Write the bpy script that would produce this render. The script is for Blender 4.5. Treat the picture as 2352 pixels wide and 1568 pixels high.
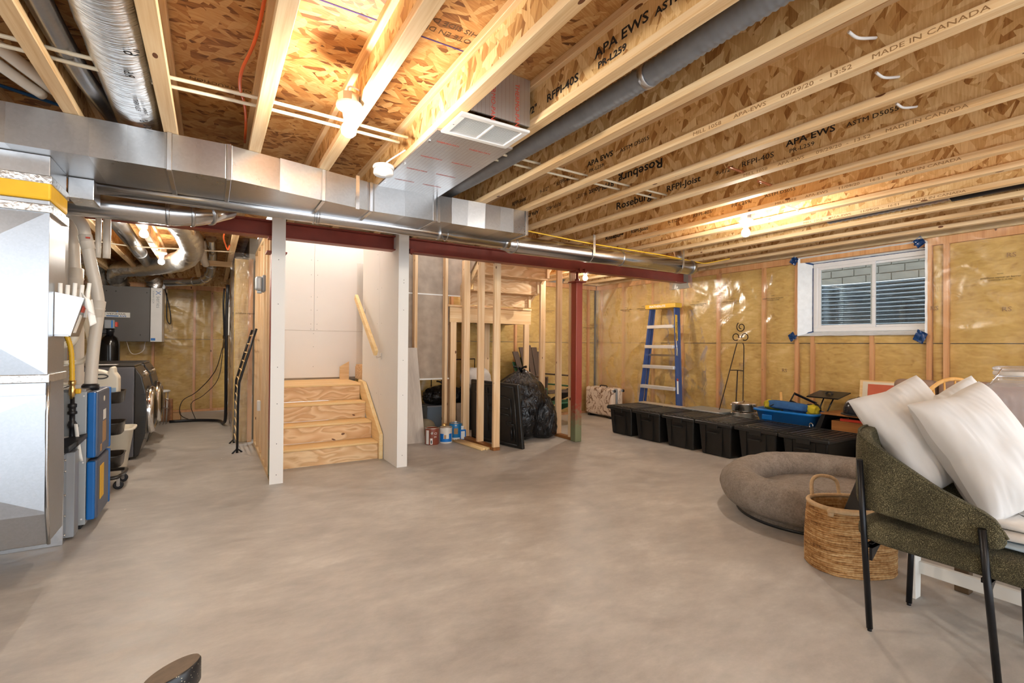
import bpy, bmesh, math, random
from mathutils import Vector, Matrix, Euler, noise as mnoise
for o in list(bpy.data.objects): bpy.data.objects.remove(o, do_unlink=True)
S = bpy.context.scene
C = S.collection
PI = math.pi
rnd = random.Random(7)
# ---------------------------------------------------------------- camera
H = 1.27; FOC = 1115.27; YAW = .553881; PIT = .0068; ROL = .0084354
_F = Vector((math.sin(YAW)*math.cos(PIT), math.cos(YAW)*math.cos(PIT), math.sin(PIT)))
_R0 = Vector((math.cos(YAW), -math.sin(YAW), 0)); _U0 = _R0.cross(_F)
_R = _R0*math.cos(ROL)+_U0*math.sin(ROL); _U = _U0*math.cos(ROL)-_R0*math.sin(ROL)
cam = bpy.data.objects.new('camera', bpy.data.cameras.new('camera')); C.objects.link(cam)
cam.data.sensor_width = 36; cam.data.lens = FOC/2352*36; cam.data.clip_start = .05
cam.matrix_world = Matrix(((_R.x, _U.x, -_F.x, 0), (_R.y, _U.y, -_F.y, 0), (_R.z, _U.z, -_F.z, H), (0, 0, 0, 1)))
S.camera = cam
# ---------------------------------------------------------------- world, exposure
w = bpy.data.worlds.new('world'); S.world = w; w.use_nodes = True
bg = w.node_tree.nodes['Background']; bg.inputs[0].default_value = (.86, .93, 1, 1); bg.inputs[1].default_value = 2.3
S.view_settings.view_transform = 'Standard'; S.view_settings.look = 'None'
S.view_settings.gamma = 1; S.view_settings.use_curve_mapping = False; S.view_settings.exposure = 0.95
BULB = 480.0           # strength of every bare bulb
# ---------------------------------------------------------------- helpers
def V(*a): return Vector(a)
def wmat(o):
    M = Matrix()
    while o is not None: M = o.matrix_basis @ M; o = o.parent
    return M
class MB:
    def __init__(s): s.v = []; s.f = []; s.s = []
    def add(s, vs, fs, sm=False):
        b = len(s.v); s.v += [Vector(p) for p in vs]; s.f += [tuple(b+i for i in f) for f in fs]; s.s += [sm]*len(fs); return s
    def box(s, x0, x1, y0, y1, z0, z1, M=None):
        p = [V(x, y, z) for z in (z0, z1) for y in (y0, y1) for x in (x0, x1)]
        if M is not None: p = [M@q for q in p]
        return s.add(p, [(0, 2, 3, 1), (4, 5, 7, 6), (0, 1, 5, 4), (1, 3, 7, 5), (3, 2, 6, 7), (2, 0, 4, 6)])
    def bar(s, a, b, w, h, up=(0, 0, 1)):          # box along a-b, w across, h along up
        a = Vector(a); b = Vector(b); d = (b-a); L = d.length; d.normalize(); u = Vector(up)
        if abs(d.dot(u)) > .99: u = V(0, 1, 0)
        r = d.cross(u).normalized(); u = r.cross(d)
        M = Matrix(((r.x, d.x, u.x, a.x), (r.y, d.y, u.y, a.y), (r.z, d.z, u.z, a.z), (0, 0, 0, 1)))
        return s.box(-w/2, w/2, 0, L, -h/2, h/2, M)
    def prism(s, pts, e):
        pts = [Vector(p) for p in pts]; e = Vector(e); n = len(pts)
        nn = sum(((pts[i]-pts[0]).cross(pts[i+1]-pts[0]) for i in range(1, n-1)), V(0, 0, 0))
        if nn.dot(e) > 0: pts.reverse()
        return s.add(pts+[p+e for p in pts], [tuple(range(n)), tuple(range(2*n-1, n-1, -1))]+[(i, i+n, (i+1) % n+n, (i+1) % n) for i in range(n)])
    def tube(s, pts, r, n=10, caps=True, closed=False, sm=True):
        pts = [Vector(p) for p in pts]; m = len(pts); rs = r if isinstance(r, (list, tuple)) else [r]*m
        up = None; vs = []
        for i, p in enumerate(pts):
            if closed: d = pts[(i+1) % m]-pts[i-1]
            else: d = pts[min(i+1, m-1)]-pts[max(i-1, 0)]
            d.normalize()
            if up is None: up = V(0, 0, 1) if abs(d.z) < .9 else V(1, 0, 0)
            a = d.cross(up)
            if a.length < 1e-4: a = d.cross(V(1, 0, 0))
            a.normalize(); up = a.cross(d)
            vs += [p+(a*math.cos(2*PI*k/n)+up*math.sin(2*PI*k/n))*rs[i] for k in range(n)]
        fs = [(i*n+k, i*n+(k+1) % n, ((i+1) % m)*n+(k+1) % n, ((i+1) % m)*n+k) for i in range(m if closed else m-1) for k in range(n)]
        s.add(vs, fs, sm)
        if caps and not closed:
            b = len(s.v)-m*n; s.f += [tuple(b+k for k in reversed(range(n))), tuple(b+(m-1)*n+k for k in range(n))]; s.s += [False]*2
        return s
    def lathe(s, prof, c=(0, 0, 0), n=20, M=None, sm=True, sx=1, sy=1, caps=True):
        M = M or Matrix(); c = Vector(c); vs = []
        for r, z in prof: vs += [c+(M@V(r*sx*math.cos(2*PI*k/n), r*sy*math.sin(2*PI*k/n), z)) for k in range(n)]
        m = len(prof)
        s.add(vs, [(i*n+k, i*n+(k+1) % n, (i+1)*n+(k+1) % n, (i+1)*n+k) for i in range(m-1) for k in range(n)], sm)
        if caps:
            b = len(s.v)-m*n; s.f += [tuple(b+k for k in reversed(range(n))), tuple(b+(m-1)*n+k for k in range(n))]; s.s += [False]*2
        return s
    def grid(s, fn, nu, nv, sm=True, wu=False, wv=False):
        a = nu if wu else nu+1; b = nv if wv else nv+1
        vs = [fn(i/nu, j/nv) for j in range(b) for i in range(a)]
        return s.add(vs, [(j*a+i, j*a+(i+1) % a, ((j+1) % b)*a+(i+1) % a, ((j+1) % b)*a+i) for j in range(nv) for i in range(nu)], sm)
    def build(s, name, mat, parent=None, bevel=0, seg=2, sub=0, solid=0, local=False, recalc=False):
        me = bpy.data.meshes.new(name)
        root = parent
        while root is not None and root.parent is not None: root = root.parent
        vs = s.v
        if root is not None and not local: 
            inv = wmat(parent).inverted(); vs = [inv@p for p in vs]
        me.from_pydata([tuple(p) for p in vs], [], s.f); me.polygons.foreach_set('use_smooth', s.s); me.update()
        if recalc:
            b = bmesh.new(); b.from_mesh(me); bmesh.ops.recalc_face_normals(b, faces=b.faces); b.to_mesh(me); b.free()
        me.materials.append(mat)
        o = bpy.data.objects.new(name, me); C.objects.link(o)
        if parent is not None: o.parent = parent
        if solid: m = o.modifiers.new('solid', 'SOLIDIFY'); m.thickness = solid; m.offset = 0
        if bevel: m = o.modifiers.new('bevel', 'BEVEL'); m.width = bevel; m.segments = seg; m.limit_method = 'ANGLE'
        if sub: m = o.modifiers.new('sub', 'SUBSURF'); m.levels = sub; m.render_levels = sub
        return o
def thing(name, label, cat, loc=(0, 0, 0), rotz=0, group=None):
    o = bpy.data.objects.new(name, None); C.objects.link(o); o.location = loc; o.rotation_euler = (0, 0, rotz)
    o.matrix_basis = Matrix.Translation(Vector(loc)) @ Matrix.Rotation(rotz, 4, 'Z')
    o.empty_display_size = .05; o['label'] = label; o['category'] = cat
    if group: o['group'] = group
    return o
def tag(o, label, cat, group=None):
    o['label'] = label; o['category'] = cat
    if group: o['group'] = group
    return o
def struct(o): o['kind'] = 'structure'; return o
def dup(root, loc, rotz=0, label=None):
    r = root.copy(); C.objects.link(r); r.matrix_basis = Matrix.Translation(Vector(loc)) @ Matrix.Rotation(rotz, 4, 'Z')
    if label: r['label'] = label
    for ch in list(root.children):
        c = ch.copy(); C.objects.link(c); c.parent = r
        for g in ch.children: d = g.copy(); C.objects.link(d); d.parent = c
    return r
def piece(proto, parent, loc=None, M=None):         # another alike piece sharing mesh data
    o = proto.copy(); C.objects.link(o); o.parent = parent
    if M is not None: o.matrix_basis = M
    elif loc is not None: o.location = loc
    return o
def text(name, body, M, size, mat, parent, ext=.0004, sx=1, align='LEFT', bold=0):
    cu = bpy.data.curves.new(name, 'FONT'); cu.body = body; cu.size = size; cu.extrude = ext; cu.align_x = align; cu.resolution_u = 2; cu.offset = bold
    t = bpy.data.objects.new(name, cu); C.objects.link(t)
    dg = bpy.context.evaluated_depsgraph_get(); me = bpy.data.meshes.new_from_object(t.evaluated_get(dg))
    bpy.data.objects.remove(t, do_unlink=True)
    root = parent
    while root is not None and root.parent is not None: root = root.parent
    T = M @ Matrix.Diagonal((sx, 1, 1, 1))
    if root is not None: T = wmat(parent).inverted() @ T
    me.transform(T); me.materials.clear(); me.materials.append(mat)
    o = bpy.data.objects.new(name, me); C.objects.link(o); o.parent = parent; return o
def frame(o, x, y):                                  # matrix: text along x, up y, facing x cross y
    o = Vector(o); x = Vector(x).normalized(); y = Vector(y); z = x.cross(y).normalized(); y = z.cross(x)
    return Matrix(((x.x, y.x, z.x, o.x), (x.y, y.y, z.y, o.y), (x.z, y.z, z.z, o.z), (0, 0, 0, 1)))
def smooth_path(pts, n=6):                           # Catmull-Rom
    p = [Vector(q) for q in pts]; p = [p[0]*2-p[1]]+p+[p[-1]*2-p[-2]]; out = []
    for i in range(1, len(p)-2):
        for k in range(n):
            t = k/n; a, b, c, d = p[i-1:i+3]
            out.append(.5*((2*b)+(c-a)*t+(2*a-5*b+4*c-d)*t*t+(3*b-a-3*c+d)*t**3))
    out.append(p[-2]); return out
def nz(x, y, z=0., s=1.): return mnoise.noise(V(x*s, y*s, z*s))
# ---------------------------------------------------------------- materials
class NT:
    def __init__(s, name):
        s.m = bpy.data.materials.new(name); s.m.use_nodes = True; s.t = s.m.node_tree; s.p = s.t.nodes['Principled BSDF']
    def n(s, ty, **k):
        nd = s.t.nodes.new('ShaderNode'+ty)
        for a, v in k.items():
            if a.startswith('i'): 
                key = a[1:]; key = int(key) if key.isdigit() else key
                if isinstance(v, bpy.types.NodeSocket): s.t.links.new(v, nd.inputs[key])
                else: nd.inputs[key].default_value = v
            else: setattr(nd, a, v)
        return nd
    def L(s, a, b): s.t.links.new(a, b)
    def coord(s, sc=(1, 1, 1), rot=(0, 0, 0), rand=False, dist=0):
        tc = s.n('TexCoord').outputs['Object']
        if rand:
            r = s.n('ObjectInfo').outputs['Random']; m = s.n('Math', operation='MULTIPLY', i0=r, i1=37.); tc = s.n('VectorMath', operation='ADD', i0=tc, i1=m.outputs[0]).outputs[0]
        if dist:
            q = s.n('TexNoise', iVector=tc, iScale=3., iDetail=2.); q2 = s.n('VectorMath', operation='SCALE', i0=q.outputs['Color']); q2.inputs['Scale'].default_value = dist
            tc = s.n('VectorMath', operation='ADD', i0=tc, i1=q2.outputs[0]).outputs[0]
        return s.n('Mapping', iVector=tc, iScale=sc, iRotation=rot).outputs[0]
    def ramp(s, fac, stops, interp='LINEAR'):
        r = s.n('ValToRGB', i0=fac); e = r.color_ramp.elements; r.color_ramp.interpolation = interp
        while len(e) < len(stops): e.new(.5)
        for k, (p, c) in enumerate(stops): e[k].position = p; e[k].color = (*c, 1) if len(c) == 3 else c
        return r.outputs[0]
    def mix(s, f, a, b, mode='MIX'):
        m = s.n('Mix', data_type='RGBA', blend_type=mode)
        for i, v in ((0, f), (6, a), (7, b)):
            if isinstance(v, bpy.types.NodeSocket): s.L(v, m.inputs[i])
            else: m.inputs[i].default_value = (*v, 1) if isinstance(v, tuple) and len(v) == 3 else v
        return m.outputs[2]
    def out(s, col=None, rough=None, metal=0, bump=None, bs=.3, bd=.002, spec=None, **k):
        p = s.p
        for key, v in dict(k).items(): p.inputs[key.replace('_', ' ')].default_value = v
        if col is not None:
            if isinstance(col, tuple): p.inputs['Base Color'].default_value = (*col, 1)
            else: s.L(col, p.inputs['Base Color'])
        if rough is not None:
            if isinstance(rough, (int, float)): p.inputs['Roughness'].default_value = rough
            else: s.L(rough, p.inputs['Roughness'])
        p.inputs['Metallic'].default_value = metal
        if spec is not None: p.inputs['Specular IOR Level'].default_value = spec
        if bump is not None:
            b = s.n('Bump', iHeight=bump, iStrength=bs, iDistance=bd); s.L(b.outputs[0], p.inputs['Normal'])
        return s.m
def hx(h): 
    c = [int(h[i:i+2], 16)/255 for i in (0, 2, 4)]
    return tuple(((x+.055)/1.055)**2.4 if x > .04 else x/12.92 for x in c)
def plain(name, col, rough=.5, metal=0, var=.12, sc=8., bump=.0, bsc=60., **k):
    if isinstance(col, str): col = hx(col)
    t = NT(name); c = t.coord(); q = t.n('TexNoise', iVector=c, iScale=sc, iDetail=4.).outputs[0]
    lo = tuple(x*(1-var) for x in col); hi = tuple(min(1, x*(1+var)) for x in col)
    cc = t.ramp(q, [(.3, lo), (.7, hi)])
    b = t.n('TexNoise', iVector=c, iScale=bsc, iDetail=3.).outputs[0] if bump else None
    return t.out(cc, rough, metal, b, bump, **k)
def osb(name, rot=(0, 0, 0), tint=(1, 1, 1), dark=1., sc=1., con=0):
    t = NT(name); tc = t.coord(rand=True, dist=.03)
    def lay(r, s1, s2):
        mp = t.n('Mapping', iVector=t.n('Mapping', iVector=tc, iRotation=r).outputs[0], iScale=(s1*sc, s2*sc, s2*sc)).outputs[0]
        return t.n('TexVoronoi', iVector=mp, iScale=1., iRandomness=1.)
    a = lay((rot[0], rot[1], rot[2]+.45), 9, 38); b = lay((rot[0], rot[1], rot[2]-.5), 8, 32); c = lay((rot[0], rot[1], rot[2]+1.3), 12, 30)
    va = t.n('SeparateColor', i0=a.outputs['Color']).outputs[0]; vb = t.n('SeparateColor', i0=b.outputs['Color']).outputs[0]; vc = t.n('SeparateColor', i0=c.outputs['Color']).outputs[0]
    s1 = t.n('Math', operation='GREATER_THAN', i0=vb, i1=.55).outputs[0]
    s2 = t.n('Math', operation='GREATER_THAN', i0=vc, i1=.7).outputs[0]
    v = t.n('Mix', data_type='FLOAT', i0=s1, i2=va, i3=vb).outputs[0]; v = t.n('Mix', data_type='FLOAT', i0=s2, i2=v, i3=vc).outputs[0]
    fib = t.n('TexNoise', iVector=t.n('Mapping', iVector=t.n('Mapping', iVector=tc, iRotation=rot).outputs[0], iScale=(14*sc, 160*sc, 160*sc)).outputs[0], iScale=1., iDetail=4.).outputs[0]
    v2 = t.n('Math', operation='MULTIPLY_ADD', i0=fib, i1=.45, i2=t.n('Math', operation='MULTIPLY_ADD', i0=v, i1=.62, i2=-.03).outputs[0]).outputs[0]
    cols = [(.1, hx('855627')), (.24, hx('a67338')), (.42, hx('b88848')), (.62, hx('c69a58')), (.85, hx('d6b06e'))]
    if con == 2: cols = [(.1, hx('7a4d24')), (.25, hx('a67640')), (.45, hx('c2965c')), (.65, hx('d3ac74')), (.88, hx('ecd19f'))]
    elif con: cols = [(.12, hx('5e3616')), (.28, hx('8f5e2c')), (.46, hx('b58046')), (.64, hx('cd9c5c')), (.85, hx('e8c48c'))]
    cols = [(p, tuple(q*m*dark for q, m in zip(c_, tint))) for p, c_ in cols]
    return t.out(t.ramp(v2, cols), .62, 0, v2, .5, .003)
def wood(name, c0, c1, c2, axis=1, sc=1., knots=True, rough=.6, gr=.5):
    t = NT(name); c = t.coord(rand=True); s3 = [22*sc]*3; s3[axis] = 1.1*sc
    g = t.n('TexNoise', iVector=t.n('Mapping', iVector=c, iScale=tuple(s3)).outputs[0], iScale=1., iDetail=5., iDistortion=.6).outputs[0]
    s4 = [120*sc]*3; s4[axis] = 3*sc
    f = t.n('TexNoise', iVector=t.n('Mapping', iVector=c, iScale=tuple(s4)).outputs[0], iScale=1., iDetail=3.).outputs[0]
    v = t.n('Mix', data_type='FLOAT', i0=.35, i2=g, i3=f).outputs[0]
    col = t.ramp(v, [(.3, hx(c0)), (.5, hx(c1)), (.72, hx(c2))])
    if knots:
        s5 = [14*sc]*3; s5[axis] = 6*sc
        k = t.n('TexVoronoi', iVector=t.n('Mapping', iVector=c, iScale=tuple(s5)).outputs[0], iScale=1.)
        kk = t.n('Math', operation='LESS_THAN', i0=k.outputs['Distance'], i1=.13).outputs[0]
        gate = t.n('Math', operation='GREATER_THAN', i0=t.n('SeparateColor', i0=k.outputs['Color']).outputs[1], i1=.82).outputs[0]
        col = t.mix(t.n('Math', operation='MULTIPLY', i0=kk, i1=gate).outputs[0], col, hx('6b3e1c'))
    return t.out(col, rough, 0, v, gr, .001)
def plywood(name):                                   # rotary cut fir with cathedral figure
    t = NT(name); c = t.coord(rand=True, dist=.16)
    w_ = t.n('TexNoise', iVector=t.n('Mapping', iVector=c, iScale=(1.3, 4., 7.)).outputs[0], iScale=1., iDetail=1.).outputs[0]
    b = t.n('Math', operation='FRACT', i0=t.n('Math', operation='MULTIPLY', i0=w_, i1=9.).outputs[0]).outputs[0]
    f = t.n('TexNoise', iVector=t.n('Mapping', iVector=c, iScale=(4, 60., 150)).outputs[0], iScale=1., iDetail=3.).outputs[0]
    v = t.n('Mix', data_type='FLOAT', i0=.3, i2=b, i3=f).outputs[0]
    col = t.ramp(v, [(.1, hx('cf9f6c')), (.45, hx('e0b584')), (.7, hx('eccb9d')), (.92, hx('c4925f'))])
    k = t.n('TexVoronoi', iVector=t.n('Mapping', iVector=c, iScale=(2.2, 3, 5)).outputs[0], iScale=1.)
    kk = t.n('Math', operation='LESS_THAN', i0=k.outputs['Distance'], i1=.045).outputs[0]
    return t.out(t.mix(kk, col, hx('6e4526')), .55, 0, v, .1, .001)
def galv(name, col=(.56, .57, .585), rough=.28, sp=26., br=.15):
    t = NT(name); c = t.coord(rand=True); v = t.n('TexVoronoi', iVector=c, iScale=sp*3)
    g = t.n('SeparateColor', i0=v.outputs['Color']).outputs[0]; n_ = t.n('TexNoise', iVector=c, iScale=3., iDetail=5.).outputs[0]
    m = t.n('Mix', data_type='FLOAT', i0=.75, i2=g, i3=n_).outputs[0]
    cc = t.ramp(m, [(.2, tuple(x*.88 for x in col)), (.8, tuple(min(1, x*1.04) for x in col))])
    rr = t.n('MapRange', i0=m, i1=.2, i2=.8, i3=rough-.01, i4=rough+.02).outputs[0]
    return t.out(cc, rr, 1, n_, .06, .01)
def foil(name, col=(.90, .89, .87), rough=.32, bs=.5, sc=22., st=(1, 1, 1)):
    t = NT(name); c = t.n('Mapping', iVector=t.coord(rand=True), iScale=st).outputs[0]
    n1 = t.n('TexNoise', iVector=c, iScale=sc, iDetail=5., iDistortion=1.).outputs[0]
    v = t.n('TexVoronoi', iVector=c, iScale=sc*1.3, feature='SMOOTH_F1').outputs[0]
    m = t.n('Mix', data_type='FLOAT', i0=.5, i2=n1, i3=v).outputs[0]
    return t.out(t.ramp(n1, [(.2, tuple(x*.75 for x in col)), (.8, col)]), rough, 1, m, bs, .01)
MT = {}
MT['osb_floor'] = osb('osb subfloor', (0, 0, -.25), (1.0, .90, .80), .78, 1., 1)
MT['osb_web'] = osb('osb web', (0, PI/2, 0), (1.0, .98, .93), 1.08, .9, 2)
MT['pine'] = wood('pine along y', 'cfa26b', 'e6c596', 'f3dcb4', 1)
MT['pine_z'] = wood('pine upright', 'd3a671', 'e6c397', 'f2dab6', 2)
MT['pine_x'] = wood('pine along x', 'cda06a', 'e3c090', 'f2dab2', 0)
MT['pine_clean'] = wood('clear pine', 'dcb87c', 'eccb92', 'f4ddae', 1, 1, False)
MT['beech'] = wood('turned beech', 'cf9a55', 'dcaa63', 'e7bd7c', 2, 1, False, .4)
MT['oldwood'] = wood('old brown wood', '6b3f1c', '8d5a2b', 'a9713c', 1, 1, False, .45)
MT['ply'] = plywood('fir plywood')
MT['galv'] = galv('galvanised sheet'); MT['galv_b'] = galv('bright galvanised sheet', (.66, .67, .69), .22); MT['galv_c'] = galv('dull galvanised sheet', (.46, .465, .475), .34)
MT['galv_big'] = galv('return duct sheet', (.46, .49, .53), .36, 40., .08)
MT['foil'] = foil('foil flex'); MT['foil_y'] = foil('foil sleeve with fine hoops', (.84, .84, .83), .27, .55, 9., (1, 9, 1)); MT['foil_soft'] = foil('foil sleeve', (.8, .8, .79), .3, .5, 40)
MT['drywall'] = plain('drywall', 'e9e5df', .75, 0, .02, 2., .05, 200.)
MT['paper'] = plain('drywall back paper', 'ab9a88', .85, 0, .16, 7., .1, 60.)
MT['screw'] = plain('screw', '26221e', .4, .6)
MT['red'] = plain('red oxide steel', '8a3a2c', .42, .1, .15, 6., .12, 40.)
MT['darkred'] = MT['red']
MT['pvc'] = plain('grey white pvc', 'd8cfc2', .38, 0, .03, 3.); MT['pvc_w'] = plain('white pvc', 'e8e2d8', .3, 0, .03, 3.)
MT['black'] = plain('black plastic', '16161a', .42, 0, .2, 6.); MT['black_s'] = plain('shiny black plastic', '0e0d0d', .18, 0, .2, 6.)
MT['blackmetal'] = plain('black steel', '15161a', .35, .4, .15)
MT['white'] = plain('white plastic', 'efeeec', .35, 0, .02); MT['cream'] = plain('cream plastic', 'e6ddca', .4, 0, .03)
MT['grey_fl'] = plain('grey flexible hose', '85888d', .42, .0, .1, 20.)
MT['grey_al'] = galv('grey aluminium hose', (.66, .68, .72), .34)
MT['pex'] = plain('translucent water pipe', 'e6d9be', .35, 0, .05, 6.); MT['orange'] = plain('orange cable', 'e0622a', .4); MT['yellow'] = plain('yellow cable', 'e5b62c', .4)
MT['blue'] = plain('blue plastic', '1173c8', .32, 0, .08); MT['bluepipe'] = plain('blue pipe', '2d5f8f', .4)
MT['chrome'] = plain('chrome', (.86, .85, .84), .09, 1, .05); MT['steel'] = plain('brushed steel', (.72, .70, .67), .25, 1, .08, 30.)
MT['brass'] = plain('brass', (.8, .55, .22), .3, 1, .1); MT['copper'] = plain('copper', (.85, .45, .3), .3, 1, .1)
MT['card'] = plain('cardboard', 'b18a5e', .8, 0, .08, 12.); MT['labelw'] = plain('white label', 'eceae4', .6, 0, .02); MT['ink'] = plain('black ink', '1c1a1a', .7)
MT['inkgrey'] = plain('faded ink', '5a4028', .8); MT['inkfade'] = plain('very faded ink', '8f6b42', .8); MT['redlabel'] = plain('red label', 'c8432f', .55); MT['linen'] = plain('linen', 'd9d3cc', .9, 0, .05, 40., .3, 500.)
MT['purple'] = plain('chalk line', '4a3570', .9)
def concrete():
    t = NT('concrete floor'); c = t.coord(dist=.06)
    a = t.n('TexNoise', iVector=c, iScale=.9, iDetail=8., iRoughness=.62, iDistortion=.5).outputs[0]
    b = t.n('TexNoise', iVector=t.n('Mapping', iVector=c, iRotation=(0, 0, .5), iScale=(2.2, 4.2, 1)).outputs[0], iScale=1.6, iDetail=10., iRoughness=.74).outputs[0]
    f = t.n('TexNoise', iVector=c, iScale=90., iDetail=4.).outputs[0]
    m = t.n('Mix', data_type='FLOAT', i0=.5, i2=a, i3=b).outputs[0]
    m = t.n('MapRange', i0=m, i1=.36, i2=.64, i3=.3, i4=.7).outputs[0]
    col = t.ramp(m, [(.28, hx('98938d')), (.46, hx('aea9a3')), (.56, hx('bab5ae')), (.72, hx('d0cbc4'))])
    col = t.mix(.25, col, t.ramp(f, [(.35, hx('8d8175')), (.65, hx('c2b7aa'))]), 'MULTIPLY') if False else col
    sp = t.n('TexVoronoi', iVector=c, iScale=2.4); spk = t.n('Math', operation='LESS_THAN', i0=sp.outputs['Distance'], i1=.016).outputs[0]
    col = t.mix(spk, col, hx('e2dbd2'))
    rr = t.n('MapRange', i0=b, i1=.3, i2=.7, i3=.34, i4=.6).outputs[0]
    return t.out(col, rr, 0, f, .15, .002)
MT['concrete'] = concrete()
MT['concwall'] = plain('poured concrete', '99948a', .85, 0, .15, 4., .3, 40.)
def batt():
    t = NT('mineral insulation'); c = t.coord(rand=False)
    a = t.n('TexNoise', iVector=c, iScale=2.2, iDetail=6., iRoughness=.7).outputs[0]
    b = t.n('TexNoise', iVector=t.n('Mapping', iVector=c, iScale=(9, 9, 22)).outputs[0], iScale=1., iDetail=7., iDistortion=.8).outputs[0]
    m = t.n('Mix', data_type='FLOAT', i0=.45, i2=a, i3=b).outputs[0]
    col = t.ramp(m, [(.3, hx('9c7833')), (.4, hx('c29f52')), (.55, hx('d6b569')), (.7, hx('e6cb8a'))])
    return t.out(col, .9, 0, b, .5, .01)
MT['batt'] = batt()
def poly(nm='clear poly sheet', milk=.05):
    t = NT(nm); c = t.coord(dist=.3)
    n1 = t.n('TexNoise', iVector=t.n('Mapping', iVector=c, iScale=(6, 6, 2.5)).outputs[0], iScale=1., iDetail=5., iDistortion=1.2).outputs[0]
    n2 = t.n('TexVoronoi', iVector=t.n('Mapping', iVector=c, iRotation=(.4, .3, .2), iScale=(5, 5, 2)).outputs[0], iScale=1., feature='SMOOTH_F1').outputs[0]
    h = t.n('Mix', data_type='FLOAT', i0=.5, i2=n1, i3=n2).outputs[0]
    bmp = t.n('Bump', iHeight=h, iStrength=.4, iDistance=.03)
    gl = t.n('BsdfGlossy', iRoughness=.24, iColor=(1, 1, 1, 1)); t.L(bmp.outputs[0], gl.inputs['Normal'])
    tr = t.n('BsdfTransparent', iColor=(.97, .955, .93, 1))
    df = t.n('BsdfDiffuse', iColor=(.82, .78, .72, 1)); t.L(bmp.outputs[0], df.inputs['Normal'])
    fr = t.n('Fresnel', iIOR=1.5); t.L(bmp.outputs[0], fr.inputs['Normal'])
    fa = t.n('Math', operation='MULTIPLY_ADD', i0=fr.outputs[0], i1=.6, i2=.0).outputs[0]
    m1 = t.n('MixShader', i0=milk); t.L(tr.outputs[0], m1.inputs[1]); t.L(df.outputs[0], m1.inputs[2])
    m2 = t.n('MixShader', i0=fa); t.L(m1.outputs[0], m2.inputs[1]); t.L(gl.outputs[0], m2.inputs[2])
    t.L(m2.outputs[0], t.t.nodes['Material Output'].inputs[0]); return t.m
MT['poly'] = poly(); MT['poly_m'] = poly('creased milky poly', .25)
def bulbmat():
    t = NT('lit bulb'); t.out((1, 1, 1), .4); t.p.inputs['Emission Color'].default_value = (1, .91, .79, 1); t.p.inputs['Emission Strength'].default_value = BULB; return t.m
MT['bulb'] = bulbmat()
def glassmat(name, rough=.0, tint=(1, 1, 1)):
    t = NT(name); gl = t.n('BsdfGlossy', iRoughness=rough+.02); tr = t.n('BsdfTransparent', iColor=(*tint, 1)); fr = t.n('Fresnel', iIOR=1.45)
    m = t.n('MixShader'); t.L(fr.outputs[0], m.inputs[0]); t.L(tr.outputs[0], m.inputs[1]); t.L(gl.outputs[0], m.inputs[2]); t.L(m.outputs[0], t.t.nodes['Material Output'].inputs[0]); return t.m
MT['pane'] = glassmat('window glass', 0, (.93, .96, .95)); 
def jarmat():
    t = NT('clear jar glass'); gl = t.n('BsdfGlossy', iRoughness=.06); tr = t.n('BsdfTransparent', iColor=(.93, .93, .95, 1)); df = t.n('BsdfDiffuse', iColor=(.85, .84, .87, 1)); fr = t.n('LayerWeight', iBlend=.25)
    m0 = t.n('MixShader', i0=.16); t.L(tr.outputs[0], m0.inputs[1]); t.L(df.outputs[0], m0.inputs[2]); m = t.n('MixShader'); t.L(t.n('Math', operation='MULTIPLY', i0=fr.outputs['Fresnel'], i1=.6).outputs[0], m.inputs[0]); t.L(m0.outputs[0], m.inputs[1]); t.L(gl.outputs[0], m.inputs[2]); t.L(m.outputs[0], t.t.nodes['Material Output'].inputs[0]); return t.m
MT['jar'] = jarmat()
# ================================================================ SETTING
XR = 6.25; YB = 7.05; YL = 10.6; ZJ = 2.40; ZS = 2.641; XL = -4.2; XP = .45
struct(MB().box(XL-.2, XR+.3, -3.6, YL+.2, -.12, 0).build('floor', MT['concrete']))
ceil = MB()
for a in ((XL-.2, XR+.2, -3.6, 5.12), (XL-.2, .5, 5.12, YL+.2), (4.25, XR+.2, 5.12, YB+.1)): ceil.box(a[0], a[1], a[2], a[3], ZS, ZS+.02)
ceil.box(.5, 4.25, 5.12, YB+.1, 3.5, 3.52)
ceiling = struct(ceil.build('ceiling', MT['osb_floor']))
# --- wood I-joists: flanges and web are sub-parts of every joist
FW = .063; FH = .038
def joist(x, y0, y1):
    m = MB().box(-FW, 0, y0, y1, 0, FH)
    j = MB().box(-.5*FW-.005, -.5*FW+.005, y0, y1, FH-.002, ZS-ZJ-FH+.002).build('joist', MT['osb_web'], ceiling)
    j.location = (x, 0, ZJ)
    for z in (0, ZS-ZJ-FH): 
        o = MB().box(-FW, 0, y0, y1, z, z+FH).build('flange', MT['pine'], j, bevel=.002, seg=1, local=True)
    return j
JX = [-.575+.406*k for k in range(-8, 17)]
joists = {}
for k, x in zip(range(-8, 17), JX):
    end = YL if x < XP else (5.12 if x < 4.25 else YB)
    joists[k] = joist(x, -3.5, end)
MB().box(.5, 4.25, 5.08, 5.12, ZJ, ZS).build('header_board', MT['pine_x'], ceiling)
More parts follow.
